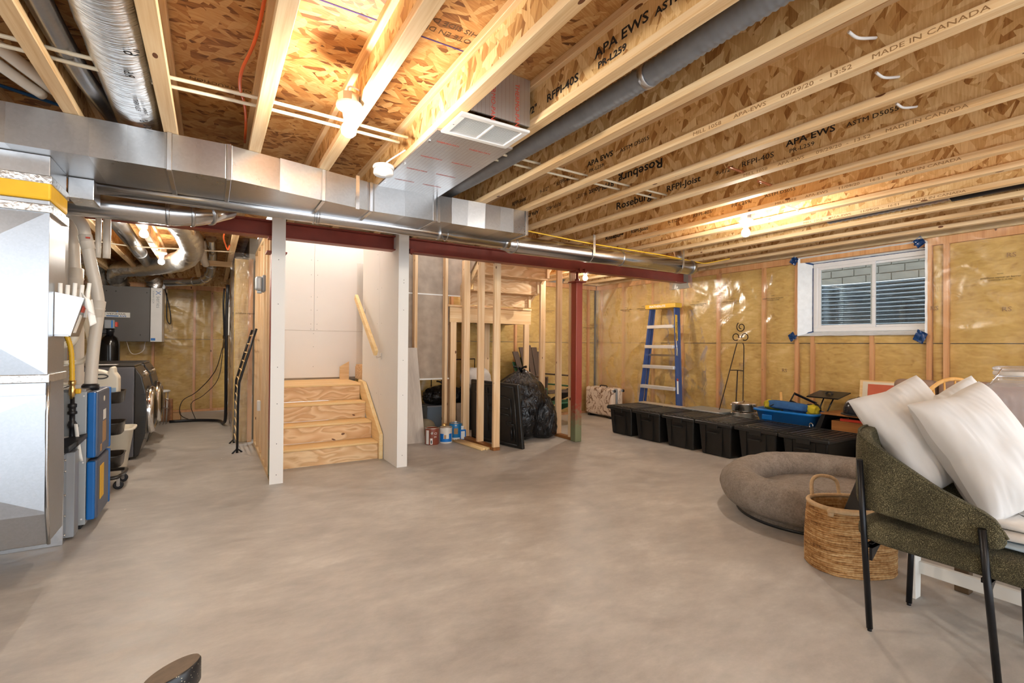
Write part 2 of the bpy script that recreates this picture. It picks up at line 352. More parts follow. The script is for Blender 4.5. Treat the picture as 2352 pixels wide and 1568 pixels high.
# splice marks, chalk lines on the subfloor
cl = MB()
for y in (2.05, 4.6, -.4): cl.box(-3, 1.1, y-.004, y+.004, ZS-.0015, ZS+.001)
cl.build('chalk_line', MT['purple'], ceiling)
def on_sub(body, x, y, size, mat='inkgrey', up=(0, 1, 0)):        # printed on the underside of the subfloor
    text('stamp', body, frame((x, y, ZS-.001), (-1, 0, 0) if up[1] > 0 else (1, 0, 0), up), size, MT[mat], ceiling, .0002)
on_sub('CONSTRUCTION', .60, 1.72, .055, up=(0, 1, 0)); on_sub('EXTERIOR BOND', .60, 1.60, .05)
on_sub('THIS SIDE DOWN', 1.02, 1.9, .045); on_sub('COTE EN DESSOUS', 1.02, 1.96, .045)
on_sub('THIS SIDE DOWN', -.17, 2.86, .04); on_sub('CONSTRUCTION', .2, 3.0, .04)
# --- print on the joists we can read
def web_print(k, items, z=.085):
    j = joists[k]; x = JX[k+8]-.5*FW-.0062
    for body, y, size, dz, bold in items:
        text('stamp', body, frame((x, y, ZJ+z+dz), (0, -1, 0), (0, 0, 1)), size, MT['ink'], j, .0003, 1.25, bold=bold)
std = lambda y0: [('9-1/2"', y0, .05, 0, .0), ('RFPI-40S', y0-.26, .05, 0, 0), ('APA EWS', y0-.72, .058, .035, .001), ('PR-L259', y0-.74, .04, -.01, 0), ('ASTM D5055', y0-1.06, .042, .03, 0)]
web_print(5, [('9-1/2"', 2.22, .05, 0, .001), ('RFPI-40S', 1.98, .055, 0, .001), ('APA EWS', 1.62, .06, .04, .001), ('PR-L259', 1.60, .04, -.012, .001), ('ASTM D5055', 1.28, .042, .035, .001)])
def flip_print(k, items):
    j = joists[k]; x = JX[k+8]-.5*FW-.0062
    for body, y, size, z, bold in items:
        text('stamp', body, frame((x, y, ZJ+z), (0, 1, 0), (0, 0, -1)), size, MT['ink'], j, .0003, 1.25, bold=bold)
web_print(7, [('RFPI-Joist', 3.62, .045, 0, .001), ('9-1/2"', 3.2, .04, 0, 0), ('RFPI-40S', 2.98, .045, 0, 0), ('APA EWS', 2.62, .05, .035, .001), ('PR-L259', 2.6, .035, -.01, 0), ('ASTM D5055', 2.30, .036, .03, 0)])
flip_print(8, [('Roseburg', 2.3, .09, .17, .0015), ('RFPI-Joist', 2.78, .06, .15, .001), ('9-1/2"', 3.1, .045, .15, 0), ('RFPI-40S', 3.45, .05, .15, 0), ('APA EWS', 3.8, .05, .16, .001)])
web_print(9, [('Roseburg', 3.18, .085, -.01, .0015), ('RFPI-Joist', 2.62, .065, 0, .001), ('9-1/2"', 2.18, .045, 0, 0), ('RFPI-40S', 1.98, .05, 0, 0), ('APA EWS', 1.68, .055, .035, .001), ('PR-L259', 1.66, .035, -.01, 0), ('ASTM D5055', 1.34, .036, .03, 0)])
web_print(11, [('Roseburg', 4.2, .06, 0, .002), ('RFPI-Joist', 3.8, .05, 0, .001), ('9-1/2"', 3.3, .045, 0, 0), ('RFPI-40S', 3.0, .045, 0, 0), ('PR-L259', 2.6, .04, 0, 0), ('ASTM D5055', 2.3, .036, .01, 0)])
def flange_print(k, body, y, size=.026, top=False):
    j = joists[k]; x = JX[k+8]-FW-.0006
    text('stamp', body, frame((x, y, ZJ+.007), (0, -1, 0), (0, 0, 1)), size, MT['inkfade'], j, .0003, 1.5)
flange_print(7, 'MILL 1058      APA-EWS      09/29/20  -  13:52      MADE IN CANADA', 1.72, .027)
flange_print(9, 'MILL 1058      APA-EWS      09/29/20  -  13:52      MADE IN CANADA', 1.95, .026)
flange_print(11, 'MILL 1058      APA-EWS      11/09/20  -  16:51      MADE IN CANADA', 2.2, .026)
flange_print(13, 'MILL 1058      APA-EWS      11/09/20  -  16:51      MADE IN CANADA', 2.4, .026)
# ---------------------------------------------------------------- insulated walls under poly
def stud_wall(name, o, ux, L, inn, ys, holes=(), htop=2.40, seam=1.32, skip=None, labels=(), amp=.016):
    """wall from o along ux; inn = direction into the room; ys = stud positions along it; holes=(a,b,z0,z1)"""
    o = Vector(o); ux = Vector(ux); inn = Vector(inn)
    def P(a, d, z): return o+ux*a+inn*d+V(0, 0, z)
    def bx(m, a0, a1, d0, d1, z0, z1):
        M = Matrix(((ux.x, inn.x, 0, o.x), (ux.y, inn.y, 0, o.y), (0, 0, 1, 0), (0, 0, 0, 1))); return m.box(a0, a1, d0, d1, z0, z1, M)
    def solid(a0, a1, z0, z1, d0, d1, m):
        cuts = [(a0, a1, z0, z1)]
        for h in holes:
            nx = []
            for c in cuts:
                if h[0] >= c[1] or h[1] <= c[0] or h[2] >= c[3] or h[3] <= c[2]: nx.append(c); continue
                if c[0] < h[0]: nx.append((c[0], h[0], c[2], c[3]))
                if c[1] > h[1]: nx.append((h[1], c[1], c[2], c[3]))
                lo, hi = max(c[0], h[0]), min(c[1], h[1])
                if c[2] < h[2]: nx.append((lo, hi, c[2], h[2]))
                if c[3] > h[3]: nx.append((lo, hi, h[3], c[3]))
            cuts = nx
        for c in cuts: bx(m, c[0], c[1], d0, d1, c[2], c[3])
        return len(cuts)
    wm = MB(); solid(-.3 if name != 'wall_laundry_right' else .1, L+(.36 if name in ('wall_right', 'wall_back') else 0), 0, ZS, -.34, -.15, wm); wall = struct(wm.build(name, MT['concwall']))
    m = MB(); bx(m, 0, L, -.10, -.012, htop-.076, htop); m.build('top_plate', MT['pine_s'], wall)
    m = MB(); bx(m, 0, L, -.10, -.012, 0, .038); m.build('bottom_plate', MT['pine_s'], wall)
    ys = sorted(ys); edges = [-.02]+ys+[L+.02]
    for a in ys:
        m = MB(); solid(a-.019, a+.019, .038, htop-.076, -.10, -.012, m); m.build('stud', MT['pine_s'], wall)
    for i in range(len(edges)-1):
        a0, a1 = edges[i]+.021, edges[i+1]-.021
        if a1-a0 < .03: continue
        for z0, z1 in ((.04, seam-.004), (seam+.004, htop-.078)):
            full = [(a0, a1, z0, z1)]; m = MB(); hs = [h for h in holes if h[0] < a1 and h[1] > a0 and h[2] < z1 and h[3] > z0]
            if hs:
                if solid(a0, a1, z0, z1, -.13, -.03, m) == 0: continue
                m.build('insulation_batt', MT['batt'], wall); continue
            nu = 5; nv = 8
            def f(u, v, a0=a0, a1=a1, z0=z0, z1=z1):
                b = math.sin(PI*u)**.5*math.sin(PI*v)**.35 if 0 < u < 1 and 0 < v < 1 else 0
                return P(a0+(a1-a0)*u, -.055+.035*b+.008*nz(u*3+a0, v*5, z0), z0+(z1-z0)*v)
            m.grid(f, nu, nv); m.build('insulation_batt', MT['batt'], wall)
    # the sheet itself, pillowed between studs and creased
    m = MB(); nu = int(L/.032); nv = 72
    def dep(a, z):
        d = min(abs(a-s) for s in ys) if ys else .3
        b = min(1, d/.16); b = b*b*(3-2*b)
        r = abs(nz(a*1.7+z*1.3, z*2.4, 3.1))*2-.25; r2 = nz(a*7, z*1.4, 8.)
        rg = max(0, 1-9*abs(nz(a*1.5+z*1.9, z*1.2-a*.6, 5.5)))*.012+max(0, 1-12*abs(nz(a*2.6-z*1.4, z*1.5, 9.2)))*.008
        return .002+b*(.006+amp*(.6*r+.5*r2))+rg*(.4+.6*b)
    vs = {}; 
    for j in range(nv):
        for i in range(nu):
            a0, a1, z0, z1 = L*i/nu, L*(i+1)/nu, .01+(htop-.0)*j/nv, .01+(htop-.0)*(j+1)/nv
            ca, cz = (a0+a1)/2, (z0+z1)/2
            if any(h[0]-.0 < ca < h[1] and h[2] < cz < h[3] for h in holes): continue
            q = []
            for aa, zz in ((a0, z0), (a1, z0), (a1, z1), (a0, z1)):
                key = (round(aa, 4), round(zz, 4))
                if key not in vs: vs[key] = len(m.v); m.v.append(P(aa, dep(aa, zz), zz))
                q.append(vs[key])
            m.f.append(tuple(q)); m.s.append(True)
    sh = m.build('poly_sheet', MT['poly_m' if name == 'wall_laundry_right' else 'poly'], wall)
    for (a, z) in labels:
        M = frame(P(a, .022, z), ux*(1 if ux.cross(V(0, 0, 1)).dot(inn) > 0 else -1), (0, 0, 1))
        text('stamp', 'polythene vapour-air barrier', M, .024, MT['ink'], sh, .0003, 1., 'CENTER')
        text('stamp', 'CAN/CGSB-51.34-M86', M @ Matrix.Translation((0, -.022, 0)), .017, MT['ink'], sh, .0003, 1., 'CENTER')
        M2 = M @ Matrix.Translation((0, .035, 0)); text('stamp', 'CCMC', M2, .016, MT['ink'], sh, .0003, 1, 'CENTER')
    return wall, P
MT['pine_s'] = wood('studs behind poly', 'c98e57', 'dba36c', 'e6b887', 2)
WH = (2.015, 3.295, 1.41, 2.388)                     # window opening (y0,y1,z0,z1)
YS0 = -3.4
ysr = [6.95, 6.355, 5.67, 5.075, 4.44, 3.755, 3.32, 3.13, 2.50, 1.99, 1.855, 1.25, .64, .03, -.58, -1.2, -1.8, -2.4, -3.0]
lab = [(6.25, 1.90), (5.85, 1.90), (5.35, 1.90), (4.75, 1.90), (4.2, 1.90), (3.6, 1.90), (1.45, 1.93), (.6, 1.93)]
wr, PR = stud_wall('wall_right', (XR, YS0, 0), (0, 1, 0), YB-YS0+.0, (-1, 0, 0), [y-YS0 for y in ysr], holes=((WH[0]-YS0, WH[1]-YS0, WH[2], WH[3]), (4.93-YS0, 5.16-YS0, 2.20, 2.41)), labels=[(y-YS0, z) for y, z in lab])
def stamp_wall(x):                                    # the small R-value marks printed on the batts
    for (y, z) in ((1.45, 1.62), (1.42, 2.12), (5.2, 1.45), (5.4, 1.86), (3.5, .95), (1.98, 1.66), (4.1, 1.0)):
        text('stamp', 'RS', frame((XR+.012, y, z), (0, -1, 0), (0, 0, 1)), .06, MT['inkfade'], wr, .0003, 1.1)
stamp_wall(0)
wb, PB = stud_wall('wall_back', (1.75, YB, 0), (1, 0, 0), XR-1.75, (0, -1, 0), [.3, .9, 1.5, 2.1, 2.7, 3.3, 3.9, 4.33], labels=[(2.75, 1.9), (3.35, 1.88), (3.95, 1.88), (4.3, 1.6)])
wlb, _ = stud_wall('wall_laundry_back', (XL, YL, 0), (1, 0, 0), XP-.2-XL+.02, (0, -1, 0), [.4, 1., 1.6, 2.2, 2.8, 3.32, 3.93, 4.2], labels=[(3.55, 1.9), (3.0, 1.9)], htop=2.30)
wlr, _ = stud_wall('wall_laundry_right', (XP-.19, 7.14, 0), (0, 1, 0), YL-7.14, (-1, 0, 0), [.05, .62, 1.2, 1.8, 2.4, 3.0, 3.4], labels=[(.35, 1.66)], htop=2.34, amp=.045)
struct(MB().box(XL-.2, XL, -3.6, YL, 0, ZS).build('wall_left', MT['concwall']))
# upper part of the right wall above the beam pocket and rim closure
struct(MB().box(XL, XP, YL-.1, YL+.1, 2.3, ZS).build('trim_1', MT['osb_web']))
MB().box(5.9, XR, YB-.1, YB-.05, ZJ, ZS).build('rim_board', MT['pine_x'], ceiling)
# insulation folded up between the joist ends along the right wall
MB().box(XR-.035, XR+.06, YS0, YB, 2.402, ZS).build('rim_insulation', MT['batt'], wr)
m = MB(); m.grid(lambda u, v: V(XR-.05-.02*abs(nz(u*60, v*3, 2))-.01*abs(nz(u*200, v*5)), YS0+(YB-YS0)*u, 2.395+.24*v), 260, 6); m.build('rim_poly', MT['poly_m'], wr)
# ---------------------------------------------------------------- window_1
XW = XR+.13
win = struct(MB().box(XW+.02, XW+.04, WH[0]-.02, WH[1]+.02, WH[2]-.03, WH[2]).build('window_1', MT['white']))
y0, y1, z0, z1 = 1.93, 3.16, 1.462, 2.30
MT['vinyl'] = plain('window vinyl', 'e9ebee', .3, 0, .01)
fr = MB()
fr.box(XW-.03, XW+.05, y0, y1, z0, z0+.045); fr.box(XW-.03, XW+.05, y0, y1, z1-.05, z1)
fr.box(XW-.03, XW+.05, y0, y0+.045, z0+.045, z1-.05); fr.box(XW-.03, XW+.05, y1-.05, y1, z0+.045, z1-.05)
fr.build('window_frame', MT['vinyl'], win, bevel=.004)
def sash(ya, yb, dx, w=.035):
    m = MB(); x0, x1 = XW+dx-.012, XW+dx+.012
    m.box(x0, x1, ya, yb, z0+.045, z0+.045+w); m.box(x0, x1, ya, yb, z1-.05-w, z1-.05); m.box(x0, x1, ya, ya+w, z0+.045+w, z1-.05-w); m.box(x0, x1, yb-w, yb, z0+.045+w, z1-.05-w)
    s_ = m.build('sash', MT['vinyl'], win, bevel=.003); MB().box(XW+dx-.003, XW+dx+.003, ya+w, yb-w, z0+.045+w, z1-.05-w).build('pane', MT['pane'], s_)
sash(2.50, y1-.05, -.012, .034); sash(y0+.045, 2.56, .018, .026)
MB().box(XW-.035, XW-.02, 2.505, 2.53, 1.85, 1.93).build('latch', MT['vinyl'], win, bevel=.003)
# foil backed flashing round the opening, dark sealant, blue tape corners
MT['flash'] = plain('white flashing film', 'dfe4e8', .28, 0, .06, 18., .35, 25.); MT['tape'] = plain('dark blue tape', '123a6c', .22, 0, .3, 30., .5, 60.)
m = MB()
def strip(p, q, r, s_, n=16):
    p, q, r, s_ = map(Vector, (p, q, r, s_))
    m.grid(lambda u, v: p.lerp(q, u).lerp(s_.lerp(r, u), v)+V(0, .004, .004)*nz(u*9, v*4, p.y*3), n, 4)
xa, xb = XR-.008, XW-.02
strip((xa, WH[1], WH[2]), (xa, WH[1], WH[3]), (xb, y1+.01, z1+.01), (xb, y1+.01, z0-.01))
strip((xa, WH[0], WH[3]), (xa, WH[1], WH[3]), (xb, y1, z1), (xb, y0, z1))
strip((xa, WH[0], WH[2]), (xa, WH[1], WH[2]), (xb, y1, z0), (xb, y0, z0))
strip((xa, WH[0], WH[2]), (xa, WH[0], WH[3]), (xb, y0, z1), (xb, y0, z0))
m.build('flashing', MT['flash'], win)
m = MB(); m.tube([(xb-.005, y1+.006, z0+.01+.02*i) for i in range(40)], [.005+.004*abs(nz(i*.7, 3)) for i in range(40)], 6)
m.tube([(xb-.005, y1-.03*i, z1+.004) for i in range(40)], [.004+.005*abs(nz(i*.7, 9)) for i in range(40)], 6); m.build('sealant', MT['tape'], win)
for (y, z, s1) in ((WH[1]+.03, WH[3]-.03, -1), (WH[0]+.04, WH[3]-.02, 1), (WH[1]+.05, WH[2]-.01, 1), (WH[0]+.03, WH[2]-.02, -1)):
    m = MB(); big = 1.3 if s1 < 0 and z < 1.6 else 1
    m.grid(lambda u, v: V(XR-.035+.012*nz(u*3, v*3, y), y+(u-.5)*.065*big+(v-.5)*.045*s1, z+(v-.5)*.08*big-(u-.5)*.05*s1), 6, 6, False)
    m.build('tape_patch', MT['tape'], win, solid=.003)
    m = MB(); m.tube(smooth_path([(XR-.03, y, z), (XR+.03, y-.05*(1 if y > 2.6 else -1), z+.02*(1 if z < 1.6 else -1)), (xb, (y1 if y > 2.6 else y0), (z1 if z > 1.6 else z0))]), .012, 6); m.build('tape_fold', MT['tape'], win)
# window well and the block wall beyond it
ww = struct(MB().box(XR+.34, XR+1.35, 1.3, 3.75, 1.2, 1.25).build('trim_2', MT['concwall']))
MT['well'] = plain('window well steel', (.42, .46, .50), .2, 1, .03, 4.)
m = MB(); zz0, zz1 = 1.22, 2.13; cy = 2.62; ra = 1.02
def well(u, v):
    a = PI*u; z = zz0+(zz1-zz0)*v; k = .019*math.sin(2*PI*v*17)
    rx = .72+k; ry = ra+k; c_ = math.cos(a); s_ = math.sin(a)
    return V(XR+.34+rx*abs(s_)**.6, cy+ry*(abs(c_)**.7)*(1 if c_ > 0 else -1), z)
m.grid(well, 48, 200); tag(m.build('window_well', MT['well'], None, solid=.003), 'ribbed galvanised window well curving outside the basement window', 'window well')
MT['block'] = plain('grey block', '67625a', .9, 0, .1, 9., .3, 50.); MT['mortar'] = plain('mortar', '8a8579', .95)
bw = struct(MB().box(8.6, 8.7, -.5, 6.2, 0, 3.6).build('wall_outside', MT['mortar'])); pr_ = None
for r in range(9):
    for c_ in range(14):
        ya = .2+c_*.33+(.165 if r % 2 else 0); z_ = 2.05+r*.115
        if pr_ is None: pr_ = MB().box(-.02, .03, .006, .324, .006, .109).build('brick', MT['block'], bw, bevel=.003, seg=1); pr_.location = (8.6, ya, z_); continue
        piece(pr_, bw, (8.6+rnd.uniform(-.003, .003), ya, z_))
# grey concrete pocket by the beam end
MB().box(XR-.01, XR+.05, 4.90, 5.30, 2.17, 2.40).build('beam_pocket', MT['concwall'], wr)
# ---------------------------------------------------------------- stairwell partitions, drywall, stairs
ZT = 2.25
def stud_run(parent, xa, xb, ys, z0=.038, z1=ZT-.038, mat='pine_z', th=.038):
    pr = None
    for y in ys:
        if pr is None: pr = MB().box(xa, xb, 0, th, z0, z1).build('stud', MT[mat], parent, bevel=.002, seg=1); pr.location = (0, y, 0)
        else: piece(pr, parent, (0, y, 0))
def screws(parent, pts, nrm):
    m = MB(); nrm = Vector(nrm)
    for p in pts: m.lathe([(.004, 0), (.0035, .001)], p, 6, M=V(0, 0, 1).rotation_difference(nrm).to_matrix().to_4x4())
    o = m.build('screw_head', MT['screw'], parent); o['kind'] = 'stuff'
# left partition (x .45-.563): stud wall clad on stair side, drywall end
pl = struct(MB().box(.46, .55, 4.875, 6.95, 0, .038).build('wall_stair_left', MT['pine']))
MB().box(.46, .55, 5.12, 6.95, 2.362, 2.40).build('top_plate', MT['pine'], pl)
stud_run(pl, .46, .549, [5.12, 5.40, 5.75, 6.12, 6.5, 6.9], z1=2.362)
MB().box(.451, .563, 4.838, 4.850, .0, 2.60).build('drywall_panel', MT['drywall'], pl)
MB().box(.551, .563, 4.850, 7.04, .78, 3.4).build('drywall_panel', MT['drywall'], pl); MB().box(.551, .563, 4.850, 6.2, 0.0, .776).build('drywall_panel', MT['drywall'], pl)
screws(pl, [(.507, 4.838, z) for z in (2.02, 1.62, 1.05, .72, .36, .08)], (0, -1, 0))
# right partition (x 1.628-1.736)
prt = struct(MB().box(1.641, 1.724, 4.90, 6.2, 0, .038).build('wall_stair_right', MT['pine']))
MB().box(1.640, 1.736, 4.858, 4.870, .0, 2.60).build('drywall_panel', MT['drywall'], prt)
MB().box(1.628, 1.640, 4.858, 5.52, .0, 2.95).build('drywall_panel', MT['drywall'], prt); MB().box(1.628, 1.640, 5.524, 6.24, .0, 2.95).build('drywall_panel', MT['drywall'], prt)
MB().box(1.724, 1.736, 4.87, 6.24, .0, 2.40).build('drywall_panel', MT['paper'], prt)
stud_run(prt, 1.641, 1.723, [4.875, 5.28, 5.68, 6.08, 6.2])
screws(prt, [(1.684, 4.858, z) for z in (1.93, 1.9, 1.62, 1.1, .74, .12)], (0, -1, 0))
screws(prt, [(1.628, y, z) for z in (2.3, 1.9, 1.5, 1.1, .7, .3) for y in (5.44, 5.6)], (-1, 0, 0))
# back wall of the stairwell
sb = struct(MB().box(.5, 3.0, 7.07, 7.1, .76, 3.5).build('wall_stair_back', MT['paper']))
for a in ((.563, 1.183, 1.442, 2.69), (1.186, 2.4, 1.442, 2.69), (.563, 1.12, 2.693, 3.5), (1.123, 2.4, 2.693, 3.5), (.563, 2.4, .80, 1.439)):
    MB().box(a[0], a[1], 7.055, 7.069, a[2], a[3]).build('drywall_panel', MT['drywall'], sb)
screws(sb, [(1.184+s1*.04, 7.055, z) for z in (2.65, 2.4, 2.2, 1.9, 1.72, 1.53, 1.46) for s1 in (-1, 1)]+[(1.18, 7.055, z) for z in (1.40, 1.22, .95)], (0, -1, 0))
# first flight: things that belong together -> one staircase
st = thing('staircase', 'unfinished plywood and pine staircase of four steps between two white drywall walls', 'stairs', (1.1, 5.36, 0))
for i in range(4):
    y = 5.36+.262*i; z = .194*(i+1)
    MB().box(.568, 1.575, y, y+.019, z-.194, z-.026).build('riser', MT['ply'], st)
    if i < 3: MB().box(.568, 1.575, y-.028, y+.262, z-.026, z).build('tread', MT['tread'] if 'tread' in MT else MT.setdefault('tread', wood('pine tread', 'd9ac72', 'e6c086', 'f0d39f', 0, .8, False)), st, bevel=.01, seg=3)
MB().box(.568, 1.62, 6.118, 7.05, .750, .776).build('landing_board', MT['tread'], st, bevel=.01, seg=3)
sk = [(5.31, 0), (5.31, .27), (6.02, .80), (6.24, .815), (6.24, .75), (6.2, .70), (5.38, .0)]
MB().prism([(1.578, y, z) for y, z in sk], (.042, 0, 0)).build('stringer', MT['pine_clean'], st, bevel=.004)
MB().prism([(1.50, 6.9, .776), (1.62, 6.9, .776), (1.62, 6.9, 1.02), (1.50, 6.9, .95)], (0, .03, 0)).build('upper_stringer', MT['pine_x'], st)
hr = thing('handrail', 'short clear pine handrail bracketed to the right stairwell wall', 'handrail', (1.55, 5.4, 1.15))
MB().bar((1.55, 5.37, 1.165), (1.55, 6.27, 1.86), .04, .075).build('rail', MT['pine_clean'], hr, bevel=.008, seg=3)
for y in (5.42, 6.12):
    z = 1.165+(y-5.37)*.772
    m = MB(); m.box(1.616, 1.628, y-.012, y+.012, z-.11, z-.04); m.tube(smooth_path([(1.62, y, z-.08), (1.575, y, z-.085), (1.55, y, z-.035)]), .006, 8); m.build('bracket', MT['steel'], hr)
# drywall ceiling edge above the right side wall
# flight two + landing two + flight three
s2 = thing('upper_staircase', 'underside of the unfinished upper stair flight with its landing frame', 'stairs', (3.5, 6.0, 1.6))
MB().box(2.86, 4.24, 6.30, 6.338, 1.585, 1.80).build('landing_beam', MT['pine_x'], s2, bevel=.002); MB().box(2.80, 4.24, 6.28, 7.05, 1.803, 1.83).build('landing_board', MT['ply'], s2)
for x in (2.86, 3.26, 3.66, 4.06, 4.2): MB().box(x, x+.038, 6.34, 7.05, 1.60, 1.80).build('landing_joist', MT['pine'], s2)
MB().box(2.78, 2.82, 6.28, 7.05, 1.57, 1.84).build('landing_edge', MT['oldwood'], s2)
for i in range(5):
    y = 6.12-.235*i; z = 1.83+.195*i
    MB().box(3.02, 4.09, y, y+.018, z, z+.195).build('riser', MT['ply'], s2)
    MB().box(3.02, 4.09, y-.235, y+.02, z+.172, z+.195).build('tread', MT['ply'], s2)
    MB().box(4.05, 4.09, y-.04, y, z, z+.172).build('wedge', MT['pine_z'], s2)
for x in (2.98, 4.09):
    MB().prism([(x, 6.22, 1.83), (x, 6.22, 2.10), (x, 5.1, 3.05), (x, 5.1, 2.77)], (.038, 0, 0)).build('stringer', MT['pine'], s2)
MB().prism([(2.955, 6.12, 1.86), (2.955, 6.0, 1.86), (2.955, 6.0, 2.13), (2.955, 5.55, 2.50), (2.955, 6.12, 2.6)], (.013, 0, 0)).build('drywall_panel', MT['paper'], s2)
# flight two, hidden behind the grey panel
for i in range(5): MB().box(1.75+.21*i, 1.98+.21*i, 6.34, 7.05, .776+.2*i+.17, .776+.2*i+.2).build('tread', MT['ply'], s2); MB().box(1.74+.21*i, 1.76+.21*i, 6.34, 7.05, .776+.2*i, .776+.2*i+.17).build('riser', MT['ply'], s2)
# grey paper back of drywall with taped joint
pn = struct(MB().box(1.74, 2.84, 6.30, 6.312, .79, 1.955).build('wall_stair_side', MT['paper']))
MB().box(1.74, 3.05, 6.30, 6.312, 1.962, 2.62).build('drywall_panel', MT['paper'], pn); MB().box(1.74, 3.05, 6.3125, 6.316, 1.95, 1.966).build('joint_strip', MT['drywall'], pn)
MB().box(1.74, 3.05, 6.298, 6.2995, 1.950, 1.966).build('joint_strip', MT['labelw'], pn)
MB().box(2.30, 2.338, 6.19, 6.279, 0, 2.62).build('stud', MT['pine_z'], pn); MB().box(2.74, 2.778, 6.19, 6.279, 0, 2.62).build('stud', MT['pine_z'], pn)
MB().box(1.74, 2.84, 6.27, 6.29, .78, .80).build('drywall_edge', MT['labelw'], pn)
# closet stud walls under flight three
w1 = struct(MB().box(2.875, 2.964, 5.05, 6.5, 0, .038).build('wall_closet_left', MT['oldwood'])); stud_run(w1, 2.875, 2.964, [5.055], z1=2.249); stud_run(w1, 2.875, 2.964, [5.46, 5.87, 5.91], z1=2.399)
MB().box(2.875, 2.964, 6.30, 6.34, .038, 1.585).build('stud', MT['pine_z'], w1); MB().box(2.875, 2.964, 6.45, 6.49, .038, 1.585).build('stud', MT['pine_z'], w1)
w2 = struct(MB().box(4.10, 4.18, 5.11, 5.70, 0, .038).build('wall_closet_right', MT['oldwood'])); stud_run(w2, 4.095, 4.184, [5.135, 5.43, 5.83], z1=2.399)
stud_run(w2, 4.095, 4.184, [6.26], z1=1.585)
for x in (3.35, 3.75): MB().box(x, x+.089, 6.9, 6.938, 0, 1.6).build('stud', MT['pine_z'], w2)
# ---------------------------------------------------------------- steel
bm = thing('steel_beam', 'red oxide steel I beam carrying the joists across the room', 'beam', (1.75, 5.03, ZT))
m = MB(); y = 5.03
m.box(-3.2, 6.33, y-.065, y+.065, ZT, ZT+.011); m.box(-3.2, 6.33, y-.065, y+.065, ZJ-.012, ZJ); m.box(-3.2, 6.33, y-.004, y+.004, ZT+.011, ZJ-.012)
m.build('web_and_flanges', MT['red'], bm, bevel=.002, seg=1)
for x in (.50, 1.80, 4.12, 4.20):
    m = MB(); m.box(x-.02, x+.02, y-.085, y-.045, ZT-.015, ZT+.03); m.tube([(x, y-.07, ZT-.03), (x, y-.07, ZT+.035)], .008, 6); m.build('beam_clip', MT['red'], bm)
def post(x, yy, label, name='steel_post', side=.105):
    t = thing(name, label, 'post', (x, yy, 0), 0, 'red steel posts under the beam'); h = side/2
    MT.setdefault('post', None)
    MB().box(x-h, x+h, yy-h, yy+h, .0, 2.10).build('tube', MT['postm'], t, bevel=.008)
    MB().box(x-.085, x+.085, yy-.085, yy+.085, 2.10, 2.114).build('cap_plate', MT['red'], t)
    MB().lathe([(.03, 2.114), (.03, 2.15), (.016, 2.15), (.016, 2.24)], (x, yy, 0), 12).build('screw_jack', MT['red'], t)
    MB().box(x-.07, x+.07, yy-.06, yy+.06, 2.236, ZT).build('head_plate', MT['red'], t); return t
def postmat():
    t = NT('post steel fading green at the foot'); c = t.coord(); z = t.n('SeparateXYZ', i0=c).outputs[2]; q = t.n('TexNoise', iVector=c, iScale=30., iDetail=5.).outputs[0]
    zz = t.n('Math', operation='MULTIPLY_ADD', i0=q, i1=.5, i2=z).outputs[0]; f = t.ramp(zz, [(.45, (0, 0, 0)), (.75, (1, 1, 1))])
    return t.out(t.mix(f, hx('7c8060'), hx('95402f')), .42, .05, q, .1)
MT['postm'] = postmat()
post(4.12, 5.03, 'red steel post with green flaking foot at the end of the open stud wall')
post(.505, 5.03, 'red steel post mostly hidden behind the left white drywall column', side=.09)
# ================================================================ DUCTS AND PIPES
def duct_box(parent, x0, x1, f0, f1, b0, b1, z0, z1, mat, tilt=0, name='duct_section'):
    m = MB(); p = [(x0, f0+tilt, z0), (x1, f1+tilt, z0), (x1, b1, z0), (x0, b0, z0), (x0, f0-tilt, z1), (x1, f1-tilt, z1), (x1, b1, z1), (x0, b0, z1)]
    m.add(p, [(3, 2, 1, 0), (4, 5, 6, 7), (0, 1, 5, 4), (1, 2, 6, 5), (2, 3, 7, 6), (3, 0, 4, 7)]); return m.build(name, mat, parent)
td = thing('trunk_duct', 'long rectangular galvanised supply duct running under the joists', 'duct', (0, 3.4, 2.2))
xs = [-2.6, -1.6, -.839, -.537, -.386, -.227, -.195, -.086, .055, .091, .344, .609, .912, .965, 1.187, 1.407, 1.431, 1.56, 1.698, 1.853, 1.995, 2.12, 2.26]
fy = lambda x: 3.20 if x < .06 else (3.20+.22*min(1, (x-.06)/.9))
by = lambda x: 3.70 if x < .3 else (3.70+.05*min(1, (x-.3)/.6))
zb = lambda x: 2.205
gm = ['galv', 'galv_b', 'galv_c', 'galv', 'galv_b', 'galv', 'galv_c', 'galv']
for i in range(len(xs)-1):
    a, b = xs[i], xs[i+1]; duct_box(td, a, b, fy(a), fy(b), by(a), by(b), 2.2, 2.398, MT[gm[(i*5+i//3) % 8]], tilt=rnd.uniform(-.007, .007))
for x in (-1.0, -.205, .073, .609, .94, 1.42, 2.25):
    m = MB(); f = fy(x)-.006; m.box(x-.012, x+.012, f-.004, f+.006, 2.194, 2.399); m.box(x-.012, x+.012, f, by(x)+.006, 2.192, 2.2); m.build('drive_cleat', MT['galv_b'], td, bevel=.002, seg=1)
m = MB(); m.box(2.25, 2.268, 3.42, 3.75, 2.2, 2.398); m.build('end_cap', MT['foil_soft'], td, bevel=.006)
for i, x in enumerate((.84, 1.45)):
    m = MB(); m.box(x-.012, x+.012, fy(x)-.008, fy(x)-.004, 2.19, 2.42); m.build('hanger_strap', MT['galv_b'], td)
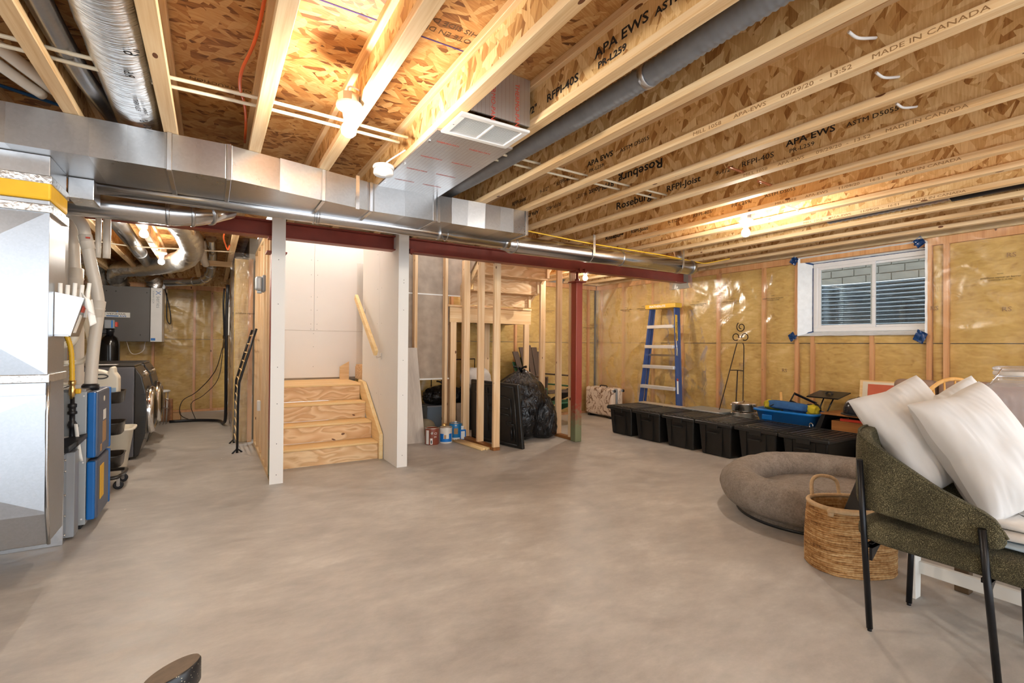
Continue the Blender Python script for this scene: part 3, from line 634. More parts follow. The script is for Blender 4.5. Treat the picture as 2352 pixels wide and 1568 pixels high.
def round_duct(name, label, pts, r, mat='galv_b', rings=(), n=24, cat='duct', grp=None, caps=True, rr=None):
    t = thing(name, label, cat, pts[0], group=grp); MB().tube(pts, rr or r, n, caps).build('pipe', MT[mat], t)
    P_ = [Vector(p) for p in pts]
    for (k, f) in rings:
        a, b = P_[k], P_[k+1]; d = (b-a).normalized(); c = a.lerp(b, f); MB().tube([c-d*.012, c-d*.008, c+d*.008, c+d*.012], [r+.001, r+.004, r+.004, r+.001], n).build('joint_ring', MT['galv'], t)
    return t
rd = round_duct('round_duct', 'slim round galvanised pipe slung under the rectangular duct', [(-.60, 3.76, 2.20), (.9, 3.76, 2.195), (2.30, 3.80, 2.20)], .052, rings=((0, .83), (1, .5), (1, .97)))
for x in (.62, 1.66):
    m = MB(); m.tube([(x, 3.76+.056*math.cos(a), 2.197+.056*math.sin(a)) for a in [PI*k/12 for k in range(12, 25)]], .004, 6); m.box(x-.012, x+.012, 3.70, 3.704, 2.2, 2.40); m.build('hanger_strap', MT['galv'], rd)
MB().box(-.70, -.585, 3.64, 3.83, 2.08, 2.199).build('start_collar', MT['galv'], rd, bevel=.004)
rd2 = round_duct('round_duct', 'wide shiny round duct ending above the red beam near the poly wall', [(2.24, 3.85, 2.205), (2.42, 3.92, 2.225), (3.5, 3.92, 2.23), (5.02, 3.92, 2.235)], .085, 'chromeduct' if 'chromeduct' in MT else 'galv_b', rings=((0, .9), (2, .2), (2, .97)), rr=[.055, .085, .085, .085])
for x in (3.36, 4.75):
    m = MB(); m.box(x-.015, x+.015, 3.825, 3.83, 2.2, 2.42); m.tube([(x, 3.92-.088*math.cos(a), 2.23-.088*math.sin(a)) for a in [PI*k/10 for k in range(0, 11)]], .004, 6); m.build('hanger_strap', MT['galv_b'], rd2)
m = MB(); m.tube([(4.80, 3.92, 2.30), (4.86, 4.0, 2.40), (4.88, 4.05, 2.5)], .045, 14); m.build('take_off', MT['foil_soft'], rd2)
yc = MB(); yc.tube(smooth_path([(2.2, 3.82, 2.36), (2.7, 3.84, 2.345), (3.3, 3.86, 2.33), (3.9, 3.88, 2.33), (4.5, 3.9, 2.33), (5.1, 3.9, 2.31), (5.35, 3.95, 2.33), (5.6, 3.8, 2.39)]), .006, 8)
tag(yc.build('gas_tubing', MT['yellow']), 'thin yellow tubing lying along the top of the wide round duct', 'tubing')
# big round duct in the laundry bay
bd = round_duct('round_duct', 'large round duct with an elbow on the laundry side of the beam', [(-1.6, 4.12, 2.16), (-.75, 4.12, 2.16), (-.24, 4.12, 2.165), (-.12, 4.14, 2.18), (-.02, 4.2, 2.22), (.10, 4.32, 2.29)], .085, rings=((1, .95), (2, .9), (3, .9)), rr=[.085, .085, .085, .083, .078, .07])
# return plenum and lower boot
pt = thing('return_plenum', 'huge galvanised return air duct dropping to the floor on the left', 'duct', (-1.2, 3.45, .2))
def panel(pts, name, mat, d=.012):
    a, b, c = Vector(pts[0]), Vector(pts[1]), Vector(pts[2]); n_ = (b-a).cross(c-a).normalized(); return MB().prism(pts, n_*-d).build(name, MT[mat], pt, bevel=.003, seg=1)
MB().box(-2.3, -.70, 3.30, 3.62, 2.08, 2.2).build('neck', MT['galv'], pt, bevel=.004)
MB().box(-2.3, -.695, 3.29, 3.63, 1.975, 2.08).build('flex_collar', MT['yellowtape'] if 'yellowtape' in MT else MT.setdefault('yellowtape', plain('yellow fabric', 'e8b41c', .55, 0, .06, 12., .2, 40.)), pt, bevel=.01)
MB().box(-2.3, -.70, 3.30, 3.62, 1.10, 1.975).build('drop_section', MT['galv_big'], pt, bevel=.004)
for z in (2.085, 1.94, 1.09):
    MB().box(-2.31, -.69, 3.286, 3.634, z-.03, z+.012).build('foil_tape', MT['foil_soft'], pt, bevel=.004)
# cross break: shallow pyramid facets on the front of the drop and boot
def xbreak(x0, x1, y, z0, z1, d):
    c = V((x0+x1)/2, y-d, (z0+z1)/2); q = [V(x0, y, z0), V(x1, y, z0), V(x1, y, z1), V(x0, y, z1)]
    MB().add(q+[c], [(0, 1, 4), (1, 2, 4), (2, 3, 4), (3, 0, 4)]).build('creased_face', MT['galv_big'], pt)
xbreak(-1.75, -.70, 3.299, 1.10, 1.92, .035)
def boot(u, v):                                       # front face swells forward then bends back to the furnace
    pass
m = MB(); prof = [(3.30, 1.07), (3.285, .9), (3.29, .6), (3.31, .4), (3.35, .235)]; bk = [(3.64, .235), (3.66, .60), (3.64, .9), (3.62, 1.07)]
m.prism([(-2.2, y, z) for y, z in prof+bk], (1.50, 0, 0)); m.build('boot', MT['galv_big'], pt, bevel=.006)
m = MB(); m.tube([(-.695, y, z) for y, z in prof], .008, 6); m.build('corner_seam', MT['galv_b'], pt)
xbreak(-1.9, -.70, 3.283, .42, 1.0, .03)
MB().box(-2.1, -1.9, 3.4, 3.6, 0.0, .235).build('support_block', MT['concwall'], pt)
# filter rack
fk = thing('filter_cabinet', 'grey filter cabinet with black handle between return duct and furnace', 'filter cabinet', (-1.0, 4.15, 0))
MB().box(-1.5, -.775, 4.04, 4.11, .0, .56).build('steel_channel', MT['galv_b'], fk, bevel=.003); MB().box(-1.5, -.735, 4.11, 4.225, .02, .56).build('door', MT['cabinet'] if 'cabinet' in MT else MT.setdefault('cabinet', plain('grey enamel', '8d9196', .4, .1, .03)), fk, bevel=.004)
MB().prism([(-.86, 4.08, .56), (-.76, 4.08, .56), (-.72, 4.1, .60), (-.70, 4.27, .625), (-.73, 4.27, .60), (-.86, 4.2, .6)], (0, 0, .035)).build('handle', MT['black'], fk, bevel=.008)
for z in (.05, .17, .30, .45, .52): MB().lathe([(.008, 0), (.006, .004)], (-.774, 4.075, z), 8, M=Matrix.Rotation(PI/2, 4, 'Y')).build('rivet', MT['steel'], fk)
# furnace
fn = thing('furnace', 'furnace with pale grey side and blue door panels beside the big return duct', 'furnace', (-1.0, 4.55, 0))
MT['enamel'] = plain('pale grey enamel', 'a9afb3', .38, .1, .02); MT['blue_en'] = plain('blue enamel', '0b66b4', .35, 0, .05); MT['navy'] = plain('slate blue door', '51586a', .4, .1, .04)
MB().box(-1.42, -.715, 4.31, 4.79, .03, .93).build('cabinet', MT['enamel'], fn, bevel=.004)
MB().box(-1.42, -.72, 4.32, 4.78, .93, .945).build('top_plate', MT['galv_c'], fn)
MB().box(-1.40, -.74, 4.33, 4.77, 0, .03).build('base_pad', MT['black'], fn)
for z0, z1 in ((.47, .925), (.05, .455)):
    MB().box(-.713, -.668, 4.312, 4.345, z0+.006, z1-.004).build('edge_trim', MT['blue_en'], fn, bevel=.01, seg=3); MB().box(-.713, -.655, 4.345, 4.755, z0, z1).build('door', MT['navy'], fn, bevel=.016, seg=3); MB().box(-.713, -.65, 4.755, 4.79, z0, z1).build('edge_trim', MT['blue_en'], fn, bevel=.008)
MB().lathe([(.02, 0), (.018, .003)], (-.655, 4.53, .86), 14, M=Matrix.Rotation(PI/2, 4, 'Y')).build('inspection_port', MT['cream'], fn)
for (y, z, w_, h, c) in ((4.50, .71, .10, .07, 'labelw'), (4.48, .55, .13, .15, 'card'), (4.40, .50, .06, .05, 'card')):
    MB().box(-.6548, -.6538, y, y+w_, z, z+h).build('sticker', MT[c], fn)
MB().box(-.654, -.651, 4.40, 4.53, .17, .40).build('manual_sheet', MT['yellowtape'], fn)
MB().box(-.84, -.72, 4.3085, 4.3095, .60, .635).build('sticker', MT['labelw'], fn); 
for (x, z) in ((-.73, .9), (-.73, .45), (-.735, .07)): MB().lathe([(.006, 0), (.005, .003)], (x, 4.31, z), 8, M=Matrix.Rotation(PI/2, 4, 'X')).build('rivet', MT['white'], fn)
# duct riser over the furnace with its documents pocket
rs = thing('duct_riser', 'narrow galvanised duct rising behind the documents pocket above the furnace', 'duct', (-1.1, 4.4, .95))
MB().box(-1.5, -.86, 4.33, 4.75, .95, 1.10).build('transition', MT['galv'], rs, bevel=.004); MB().box(-1.5, -.90, 4.30, 4.75, 1.10, 2.2).build('riser_section', MT['galv'], rs, bevel=.004)
MB().box(-.905, -.86, 4.28, 4.31, .95, 2.0).build('seam', MT['galv_b'], rs)
pk = thing('document_pocket', 'slanted sheet metal pocket full of rolled papers on the side of the return duct', 'document holder', (-.66, 3.45, 1.3))
MB().prism([(-.697, 3.40, 1.30), (-.64, 3.40, 1.30), (-.585, 3.40, 1.50), (-.697, 3.40, 1.525)], (0, .004, 0)).build('pocket_end', MT['galv_b'], pk)
MB().prism([(-.64, 3.40, 1.30), (-.585, 3.40, 1.50), (-.58, 3.40, 1.50), (-.634, 3.40, 1.295)], (0, .20, 0)).build('pocket_face', MT['galv'], pk, bevel=.001)
MB().box(-.697, -.64, 3.40, 3.60, 1.295, 1.302).build('pocket_base', MT['galv'], pk)
fr_ = frame((-.632, 3.43, 1.315), (0, 1, 0), (.055, 0, .2)); q_ = lambda a, b, c, d: [fr_ @ V(x, y, .0035) for x, y in ((a, c), (b, c), (b, d), (a, d))]
MB().prism(q_(0, .06, 0, .10), (.001, 0, 0)).build('sticker', MT['labelw'], pk); MB().prism(q_(0, .07, .115, .15), (.001, 0, 0)).build('sticker', MT['redlabel'], pk)
for i in range(5):
    x = -.682+.022*i; m = MB(); m.tube([(x, 3.43+.02*i, 1.40), (x+.004*i, 3.43+.02*i, 1.575+.004*i-.01*(i % 2))], .0095, 12, True); tag(m.build('rolled_paper', MT['labelw']), 'rolled white paper in the sheet metal pocket, '+('leftmost of five', 'second from left', 'middle one', 'fourth from left', 'rightmost, next to the leaflet')[i], 'paper', 'rolled papers in the pocket')
m = MB(); m.grid(lambda u, v: V(-.60+.045*u+.015*v, 3.44-.02*math.sin(u*3), 1.53-.08*v-.04*u+.01*nz(u*3, v*3)), 8, 8); tag(m.build('curled_leaflet', MT['labelw'], None, solid=.0008), 'curled white leaflet spilling from the metal pocket', 'paper')
m = MB(); m.grid(lambda u, v: V(-.565+.028*u-.02*(1-v), 3.46, 1.48-.13*v+.02*u), 4, 10); tag(m.build('hanging_leaflet', MT['labelw'], None, solid=.0008), 'long narrow leaflet hanging down in front of the pvc pipes', 'paper')
# gas line
gl = thing('gas_connector', 'yellow corrugated gas hose with brass valve and black pipe union by the furnace', 'gas line', (-.78, 4.25, .65))
pts = smooth_path([(-.822, 4.25, 1.34), (-.80, 4.25, 1.27), (-.787, 4.25, 1.2), (-.782, 4.25, 1.10), (-.780, 4.25, 1.0)], 10)
MB().tube(pts, [.0145+.0014*math.sin(i*2.4) for i in range(len(pts))], 12).build('hose', MT['yellow'], gl)
MB().lathe([(.02, 1.01), (.02, .985), (.014, .98), (.014, .965), (.018, .96), (.018, .915), (.013, .91), (.013, .89)], (-.779, 4.25, 0), 10).build('valve', MT['brass'], gl)
MB().box(-.762, -.735, 4.235, 4.265, .922, .955).build('valve_handle', MT['yellowtape'], gl, bevel=.006)
MB().lathe([(.012, .90), (.012, .86), (.024, .855), (.024, .835), (.019, .83), (.019, .81), (.026, .805), (.026, .79), (.015, .785), (.015, .745), (.02, .74), (.02, .70), (.015, .695), (.015, .60), (.020, .595), (.020, .56), (.004, .558)], (-.777, 4.25, 0), 12).build('pipe_union', MT['black'], gl)
MB().tube([(-.777, 4.25, .72), (-.777, 4.31, .70), ], .024, 14).build('pipe_branch', MT['black'], gl)
m = MB(); m.grid(lambda u, v: V(-.765+.02*u+.03*v, 4.232-.012*math.sin(v*3), .725-.25*v), 2, 12); m.build('paper_tag', MT['labelw'], gl, solid=.0006)
# pvc flues
def pvc(label, pts, r, fit=(), mat='pvc', name='vent_pipe', n=18, grp=None):
    t = thing(name, label, 'pipe', pts[0], group=grp); sp = smooth_path(pts, 5); MB().tube(sp, r, n).build('pipe', MT[mat], t)
    for a, b in fit: a = Vector(a); b = Vector(b); MB().tube([a, a.lerp(b, .02), a.lerp(b, .45), a.lerp(b, .5), a.lerp(b, .55), a.lerp(b, .98), b], [r+.001, r+.005, r+.005, r+.009, r+.005, r+.005, r+.001], n).build('coupling', MT[mat], t)
    return t
p1 = pvc('tall grey pvc flue pipe rising from the furnace top to an elbow', [(-.728, 4.5, .93), (-.714, 4.5, 1.22), (-.690, 4.5, 1.50), (-.705, 4.5, 1.66), (-.735, 4.5, 1.82), (-.762, 4.5, 1.99), (-.785, 4.5, 2.09), (-.83, 4.5, 2.15), (-.92, 4.5, 2.18), (-1.2, 4.5, 2.2)], .036, (((-.700, 4.5, 1.44), (-.688, 4.5, 1.56)), ((-.748, 4.5, 1.92), (-.770, 4.5, 2.02))))
MB().lathe([(.05, .928), (.05, .955), (.04, .97)], (-.728, 4.5, 0), 20).build('rubber_collar', MT['black'], p1)
MB().box(-.757, -.733, 4.452, 4.458, 1.99, 2.0).build('sticker', MT['redlabel'], p1)
pvc('second grey pvc pipe with a coupling standing behind the tall flue', [(-.90, 4.85, 2.3), (-.90, 4.85, 1.95), (-.885, 4.85, 1.7), (-.87, 4.85, 1.4), (-.87, 4.85, .2)], .046, (((-.885, 4.85, 1.66), (-.882, 4.85, 1.82)),))
for x in (-.735, -.685): pvc(('thinner left of two slim pvc risers behind the round ducts' if x < -.7 else 'thicker right of two slim pvc risers behind the round ducts'), [(x, 4.75, 1.9), (x, 4.75, 2.2), (x, 4.75, 2.6)], .018 if x < -.7 else .024, name='riser_pipe', grp='slim pvc risers')
pvc('white ribbed drain hose looping down left of the tall flue', [(-.742, 4.58, 1.66), (-.79, 4.58, 1.5), (-.82, 4.58, 1.33), (-.86, 4.58, 1.25), (-.95, 4.58, 1.24)], .024, mat='cream', name='drain_hose')
pvc('white drain hose bulging right before curling to the furnace', [(-.80, 4.62, 1.58), (-.785, 4.62, 1.45), (-.755, 4.62, 1.30), (-.75, 4.62, 1.2), (-.79, 4.62, 1.125), (-.9, 4.62, 1.11)], .019, mat='cream', name='drain_hose')
m = MB(); m.tube(smooth_path([(-.79, 4.38, 1.0), (-.83, 4.4, .975), (-.9, 4.42, .98), (-.96, 4.42, .96)]), .012, 8); tag(m.build('drain_elbow', MT['cream']), 'small cream elbow lying on the furnace top', 'pipe')
# ---------------------------------------------------------------- flex ducts and pipes between joists
def flex(label, pts, r, mat, pitch=.018, amp=.0035, name='flex_duct', n=18):
    sp = smooth_path(pts, 8); L = sum((sp[i+1]-sp[i]).length for i in range(len(sp)-1)); k = int(L/(pitch/2)); out = []; acc = 0; j = 0
    for i in range(k+1):
        s_ = L*i/k
        while j < len(sp)-2 and acc+(sp[j+1]-sp[j]).length < s_: acc += (sp[j+1]-sp[j]).length; j += 1
        out.append(sp[j].lerp(sp[j+1], min(1, (s_-acc)/max(1e-6, (sp[j+1]-sp[j]).length))))
    rr = [r+(amp if i % 2 else -amp) for i in range(k+1)]; t = thing(name, label, 'duct', pts[0]); MB().tube(out, rr, n).build('hose', MT[mat], t); return t
gfx = flex('thick grey ribbed hose running between right-hand joists', [(1.62, -1.2, 2.475), (1.62, .9, 2.475), (1.635, 1.5, 2.47), (1.625, 2.2, 2.47), (1.61, 2.9, 2.475), (1.60, 3.5, 2.49), (1.6, 4.2, 2.52)], .050, 'grey_fl', .03, .003)
MB().tube([(1.635, 1.50, 2.47), (1.635, 1.53, 2.47)], .055, 20).build('strap', MT['grey_al'], gfx)
flex('silver ribbed aluminium hose beside the wide foil duct', [(-.53, 0, 2.52), (-.545, 1.2, 2.51), (-.545, 2.3, 2.50), (-.53, 2.9, 2.505), (-.505, 3.3, 2.53), (-.49, 3.7, 2.57)], .04, 'grey_al', .014, .003)
fd = thing('foil_duct', 'wide silver foil insulated duct between the two left joists', 'duct', (-.35, 2.5, 2.5))
sp = smooth_path([(-.33, 0, 2.50), (-.335, 1.2, 2.50), (-.335, 2.2, 2.495), (-.34, 2.8, 2.50), (-.345, 3.2, 2.51), (-.35, 3.7, 2.53)], 22)
m = MB(); n = 28
def fsurf(u, v):
    i = min(len(sp)-1, int(v*(len(sp)-1)+.5)); p = sp[i]; a = 2*PI*u; w_ = .105*(1+.035*nz(p.y*7+a*.5, a*1.5)+.02*nz(p.y*30, a*2)); return p+V(math.cos(a)*w_*1.1, 0, math.sin(a)*w_*.92)
m.grid(fsurf, n, len(sp)-1, wu=True); m.build('sleeve', MT['foil_y'], fd)
# printing on the foil sleeve
for body, y, size, dx in (('6"', 2.42, .075, .02), ('R6', 2.62, .05, .0), ('FLEX VENT', 2.98, .028, 0), ('THERMAL', 3.01, .02, .03), ('6"', 3.12, .05, 0), ('R6', 3.2, .05, .01)):
    text('stamp', body, frame((-.325+dx, y, 2.3975-.0), (0, -1, 0), (1, 0, 0)), size, MT['ink'], fd, .0004)
def run(name, label, pts, r, mat, cat='pipe', n=10, grp=None): return tag(MB().tube(smooth_path(pts, 4), r, n).build(name, MT[mat]), label, cat, grp)
run('water_pipe', 'upper of two pale water pipes crossing the left joist bays', [(-2.6, 2.64, 2.465), (-.9, 2.66, 2.462), (-.39, 2.66, 2.455), (.2, 2.66, 2.46), (.95, 2.70, 2.46)], .0085, 'pex')
run('water_pipe', 'lower of two pale water pipes crossing the left joist bays', [(-2.6, 2.73, 2.465), (-.9, 2.74, 2.46), (-.39, 2.745, 2.452), (.2, 2.75, 2.46), (.93, 2.79, 2.46)], .0085, 'pex')
for xx, wd_ in (((1.42, 1.85), 'first joist bay right of the return grille'), ((1.86, 2.25), 'second joist bay right of the return grille'), ((2.27, 2.66), 'third joist bay right of the return grille'), ((2.67, 3.05), 'fourth joist bay right of the return grille')):
    run('water_pipe', 'upper of two pale pipes crossing the '+wd_, [(xx[0], 2.62, 2.462), (xx[1], 2.62, 2.462)], .0075, 'pex', grp='pale pipes crossing the right joists'); run('water_pipe', 'lower of two pale pipes crossing the '+wd_, [(xx[0], 2.72, 2.462), (xx[1], 2.72, 2.462)], .0075, 'pex', grp='pale pipes crossing the right joists')
run('drain_pipe', 'thicker white drain pipe crossing the far left joist bay', [(-1.30, 1.10, 2.49), (-.764, 2.845, 2.49), (-.66, 3.19, 2.49)], .028, 'pvc', n=14)
run('drain_pipe', 'lower white drain pipe crossing the far left joist bay', [(-1.36, 1.15, 2.46), (-.80, 2.93, 2.46), (-.71, 3.19, 2.46)], .024, 'pvc', n=14)
run('blue_pipe', 'thin blue water pipe in the dark bay above the duct', [(-2.4, 2.8, 2.60), (-.968, 3.55, 2.60), (-.62, 3.75, 2.60)], .009, 'bluepipe')
run('orange_cable', 'orange cable snaking along a left joist', [(.155, .6, 2.57), (.16, 1.6, 2.575), (.155, 2.05, 2.56), (.135, 2.25, 2.50), (.10, 2.42, 2.46), (.10, 2.6, 2.46), (.13, 2.85, 2.50), (.15, 3.1, 2.50), (.16, 3.4, 2.5)], .007, 'orange', 'cable')
run('orange_cable', 'short orange cable hooked on a laundry joist', [(.155, 6.1, 2.56), (.10, 6.2, 2.44), (.13, 6.5, 2.38), (.15, 6.5, 2.34), (.165, 6.5, 2.40)], .008, 'orange', 'cable')
# white cables poking through the webs at upper right
for a, b in (((2.47, .95), (2.49, .95)),): pass
for i, (x, y) in enumerate(((2.25, .88), (2.66, .95), (3.06, 1.02))):
    run('house_wire', ('uppermost white wire poking through a joist web, top right', 'middle white wire poking through a joist web, top right', 'lowest white wire poking through a joist web, top right')[i], [(x-.17, y+.03, 2.49), (x-.12, y+.02, 2.478), (x-.05, y, 2.49), (x+.03, y, 2.52)], .006, 'white', 'cable', grp='white wires through the joist webs')
for (x, y) in ((3.02, 1.95), (3.43, 2.0)):
    run('copper_pipe', ('left' if x < 3.2 else 'right')+' one of two short copper stubs between joists mid ceiling', [(x-.16, y, 2.44), (x+.0, y, 2.44)], .009, 'copper', 'pipe', grp='copper stubs between joists')
t = thing('flex_duct', 'black and silver ribbed duct between joists at the far right edge', 'duct', (4.9, 1.2, 2.49))
sp2 = [(4.92, .3, 2.48), (4.92, 1.42, 2.48)]; MB().tube(sp2, .06, 16).build('black_sleeve', MT['black'], t)
k = 44; MB().tube([(4.92, 1.42+.9*i/k, 2.48) for i in range(k+1)], [.05+(.003 if i % 2 else -.003) for i in range(k+1)], 16).build('hose', MT['grey_al'], t)
t = thing('ceiling_light', 'white lampholder cut off by the right photo edge under the joists', 'light fixture', (5.12, 1.0, 2.39)); MB().lathe([(.06, 2.395), (.062, 2.38), (.04, 2.36)], (5.13, 1.01, 0), 20).build('lampholder', MT['white'], t)
for (x, y) in ((4.30, 2.02), (4.32, 2.52)):
    tag(MB().box(x-.02, x, y-.015, y+.015, 2.43, 2.47).build('wire_clip', MT['black']), ('left' if y > 2.3 else 'right')+' one of two small black clips on a joist near the right bulb', 'clip', 'black wire clips on joists')
run('house_wire', 'short curled white wire hanging from a joist above the window', [(3.9, 2.2, 2.46), (3.94, 2.18, 2.42), (3.98, 2.12, 2.385), (3.99, 2.1, 2.36)], .008, 'white', 'cable')
# ---------------------------------------------------------------- return air bay, grille, smoke alarm
def redprint():
    t = NT('foil pan with red grid'); c = t.coord()
    w1_ = t.n('TexBrick', iVector=c, iScale=22., iColor1=(.62, .62, .62, 1), iColor2=(.66, .66, .65, 1), iMortar=(.35, .22, .2, 1)); w1_.offset = 0; w1_.inputs['Mortar Size'].default_value = .012; w1_.inputs['Brick Width'].default_value = .5
    w1_.inputs['Row Height'].default_value = .5
    return t.out(w1_.outputs[0], .33, .85)
MT['pan'] = redprint()
rb = thing('return_air_pan', 'foil faced board with red print closing a joist bay beside the grille', 'return air pan', (1.22, 2.8, 2.39))
MB().box(.99, 1.452, 2.36, 3.44, 2.388, 2.399).build('pan_board', MT['pan'], rb); MB().box(1.052, 1.39, 2.09, 2.10, 2.40, 2.64).build('end_block', MT['pan'], rb)
for i in range(4):
    for j in range(2): text('stamp', 'THERMO-PAN', frame((1.04+.2*j, 2.5+.24*i, 2.3872), (1, 0, 0), (0, -1, 0)), .022, MT['redlabel'], rb, .0002)
text('stamp', 'THERMO-PAN', frame((1.16, 2.0895, 2.60), (0, 0, -1), (1, 0, 0)), .035, MT['redlabel'], rb, .0002); text('stamp', 'THERMO-PAN', frame((1.30, 2.0895, 2.60), (0, 0, -1), (1, 0, 0)), .035, MT['redlabel'], rb, .0002)
for y in (2.5, 2.9, 3.3): MB().box(1.0, 1.012, y, y+.02, 2.383, 2.388).build('staple', MT['steel'], rb)
gr = thing('return_grille', 'white slotted return air grille under the joists', 'grille', (1.2, 2.22, 2.38))
x0, x1, y0_, y1_ = 1.005, 1.40, 2.10, 2.35; m = MB(); zt, zb_ = 2.388, 2.374
m.box(x0, x1, y0_, y0_+.03, zb_, zt); m.box(x0, x1, y1_-.03, y1_, zb_, zt); m.box(x0, x0+.035, y0_+.03, y1_-.03, zb_, zt); m.box(x1-.035, x1, y0_+.03, y1_-.03, zb_, zt); m.box((x0+x1)/2-.007, (x0+x1)/2+.007, y0_+.03, y1_-.03, zb_, zt); m.build('grille_frame', MT['white'], gr, bevel=.003, seg=1)
pr_ = None; 
for h in ((x0+.035, (x0+x1)/2-.007), ((x0+x1)/2+.007, x1-.035)):
    for i in range(22):
        y = y0_+.036+i*.0085; mm = MB().box(h[0], h[1], -.0035, .0035, -.0012, .0012, Matrix.Rotation(.6, 4, 'X'))
        o = mm.build('slat', MT['white'], gr, local=True); o.location = Vector((0, y, 2.381))-gr.location*1 if False else (-gr.location.x, y-gr.location.y, 2.381-gr.location.z)
MB().box(x0+.03, x1-.03, y0_+.03, y1_-.03, 2.3905, 2.392).build('grille_backing', MT['ink'], gr)
for (x, y) in ((1.02, 2.225), (1.385, 2.225)): MB().lathe([(.004, 2.374), (.003, 2.372)], (x, y, 0), 8).build('screw_head', MT['steel'], gr)
sm = thing('smoke_alarm', 'round white smoke alarm under the joists by the trunk duct', 'smoke alarm', (.907, 3.02, 2.34))
MB().lathe([(.03, 2.40), (.062, 2.388), (.066, 2.378), (.066, 2.372), (.058, 2.368)], (.907, 3.02, 0), 28).build('mounting_ring', MT['white'], sm)
MB().lathe([(.056, 2.366), (.056, 2.36), (.062, 2.356), (.062, 2.336), (.055, 2.328), (.02, 2.326), (.018, 2.322), (.006, 2.321)], (.907, 3.02, 0), 28).build('alarm_body', MT['white'], sm)
run('house_wire', 'thin white wire feeding the smoke alarm', [(.915, 3.0, 2.40), (.94, 2.96, 2.42), (1.0, 2.88, 2.46)], .005, 'white', 'cable')
run('house_wire', 'clear looped wires bending into the first bulb box', [(.535, 2.35, 2.44), (.545, 2.40, 2.50), (.57, 2.42, 2.52), (.60, 2.40, 2.50)], .004, 'white', 'cable'); 
# ================================================================ LAUNDRY
for i, (x, pts) in enumerate(((0, [(-1.28, 10.15, 2.17), (-1.31, 10.0, 2.31), (-1.22, 9.7, 2.40), (-.95, 9.4, 2.41), (-.70, 8.8, 2.38), (-.45, 8.0, 2.34), (-.28, 7.4, 2.34), (-.21, 6.9, 2.41), (-.26, 6.3, 2.47), (-.32, 5.7, 2.49)]), (0, [(-1.56, 10.1, 2.17), (-1.58, 10.0, 2.36), (-1.58, 9.8, 2.46), (-1.65, 9.2, 2.5)]), (0, [(-.84, 10.2, 2.17), (-.80, 10.2, 2.27), (-.86, 10.15, 2.36)]))):
    t = thing('foil_duct', ('crinkled foil duct bending from the air exchanger up along the laundry joists', 'crinkled foil duct rising at the left end of the air exchanger', 'short crinkled foil duct at the right end of the air exchanger')[i], 'duct', pts[0]); sp = smooth_path(pts, 12); m = MB()
    m.tube(sp, [.125*(1+.07*nz(k*.9, i*5)+(.03 if k % 2 else -.02)) for k in range(len(sp))], 24)
    m.v = [p+V(nz(p.x*22, p.y*22, p.z*22), nz(p.x*22+9, p.y*22, p.z*22), nz(p.x*22, p.y*22+9, p.z*22))*.012 for p in m.v]; m.build('sleeve', MT['foil'], t)
round_duct('round_duct', 'bright round duct running up along the laundry joists to pink insulation', [(-.78, 5.4, 2.43), (-.80, 7.5, 2.42), (-.80, 9.3, 2.42)], .075, 'galv_b', rings=((1, .2),))
t = thing('insulation_wad', 'pink insulation stuffed round a duct above the air exchanger', 'insulation', (-.72, 9.3, 2.42)); m = MB(); m.lathe([(.01, -.10), (.16, -.07), (.2, 0), (.14, .07), (.02, .09)], (-.72, 9.3, 2.44), 20, sx=1.2); m.v = [p+V(nz(p.x*9, p.y*9, p.z*9), 0, nz(p.x*9, p.y*9+5, p.z*9))*.05 for p in m.v]; m.build('fibre', plain('pink insulation', 'e3a08c', .95, 0, .1, 20., .6, 60.), t)
flex('grey pvc hose elbow hanging near the laundry exhaust', [(-.12, 7.6, 2.62), (-.11, 7.7, 2.45), (-.10, 7.8, 2.38), (-.08, 7.9, 2.34)], .045, 'pvc', .03, .001, 'vent_hose')
round_duct('round_duct', 'segmented metal elbow duct at the laundry ceiling above the bare studs', [(-.02, 7.4, 2.62), (-.0, 8.0, 2.52), (-.02, 8.4, 2.33), (-.06, 8.6, 2.25), (-.14, 8.75, 2.20), (-.3, 8.9, 2.19), (-.6, 9.2, 2.19)], .06, 'galv_b', rings=((1, .7), (2, .6), (3, .5), (4, .6)))
MB().box(-.14, .24, 7.9, 7.94, 2.33, 2.40).build('blocking', MT['pine_x'], ceiling)
for i, r_ in enumerate((.34, .30, .26)): run('water_pipe', ('innermost', 'middle', 'outermost')[2-i]+' loop of pale water pipe under the laundry joists', [(-1.2, 5.3, 2.40), (-.95, 5.5+.1*i, 2.375), (-.75, 5.55+.08*i, 2.37), (-.55, 5.4, 2.39), (-.5, 5.2, 2.41)], .008, 'pex', grp='pale pipe loops on the laundry ceiling')
run('water_pipe', 'single pale pipe crossing the laundry joists farther back', [(-1.3, 6.9, 2.38), (-.8, 7.0, 2.36), (-.4, 7.0, 2.375), (.2, 7.0, 2.40)], .008, 'pex')
hv = thing('air_exchanger', 'dark grey air exchanger cabinet with pale side strip hung on the laundry wall', 'air exchanger', (-1.13, 10.3, 1.26))
MT['hrv'] = plain('dark grey enamel', '56524f', .45, .2, .02)
MB().box(-1.57, -.872, 10.0, 10.45, 1.27, 2.17).build('cabinet', MT['hrv'], hv, bevel=.006); MB().box(-.868, -.71, 10.0, 10.45, 1.27, 2.17).build('side_strip', MT['white'], hv, bevel=.006)
for x in (-1.44, -1.32, -1.0, -.92): MB().lathe([(.01, 0), (.008, .004)], (x, 10.0, 2.08 if x > -1.5 and x not in (-1.0,) else 1.38), 8, M=Matrix.Rotation(PI/2, 4, 'X')).build('screw_head', MT['screw'], hv)
MB().box(-1.46, -1.135, 9.994, 10.0, 1.66, 1.74).build('badge', MT['labelw'], hv); MB().box(-1.435, -1.28, 9.992, 9.994, 1.67, 1.687).build('badge_stripe', MT['blue_en'], hv)
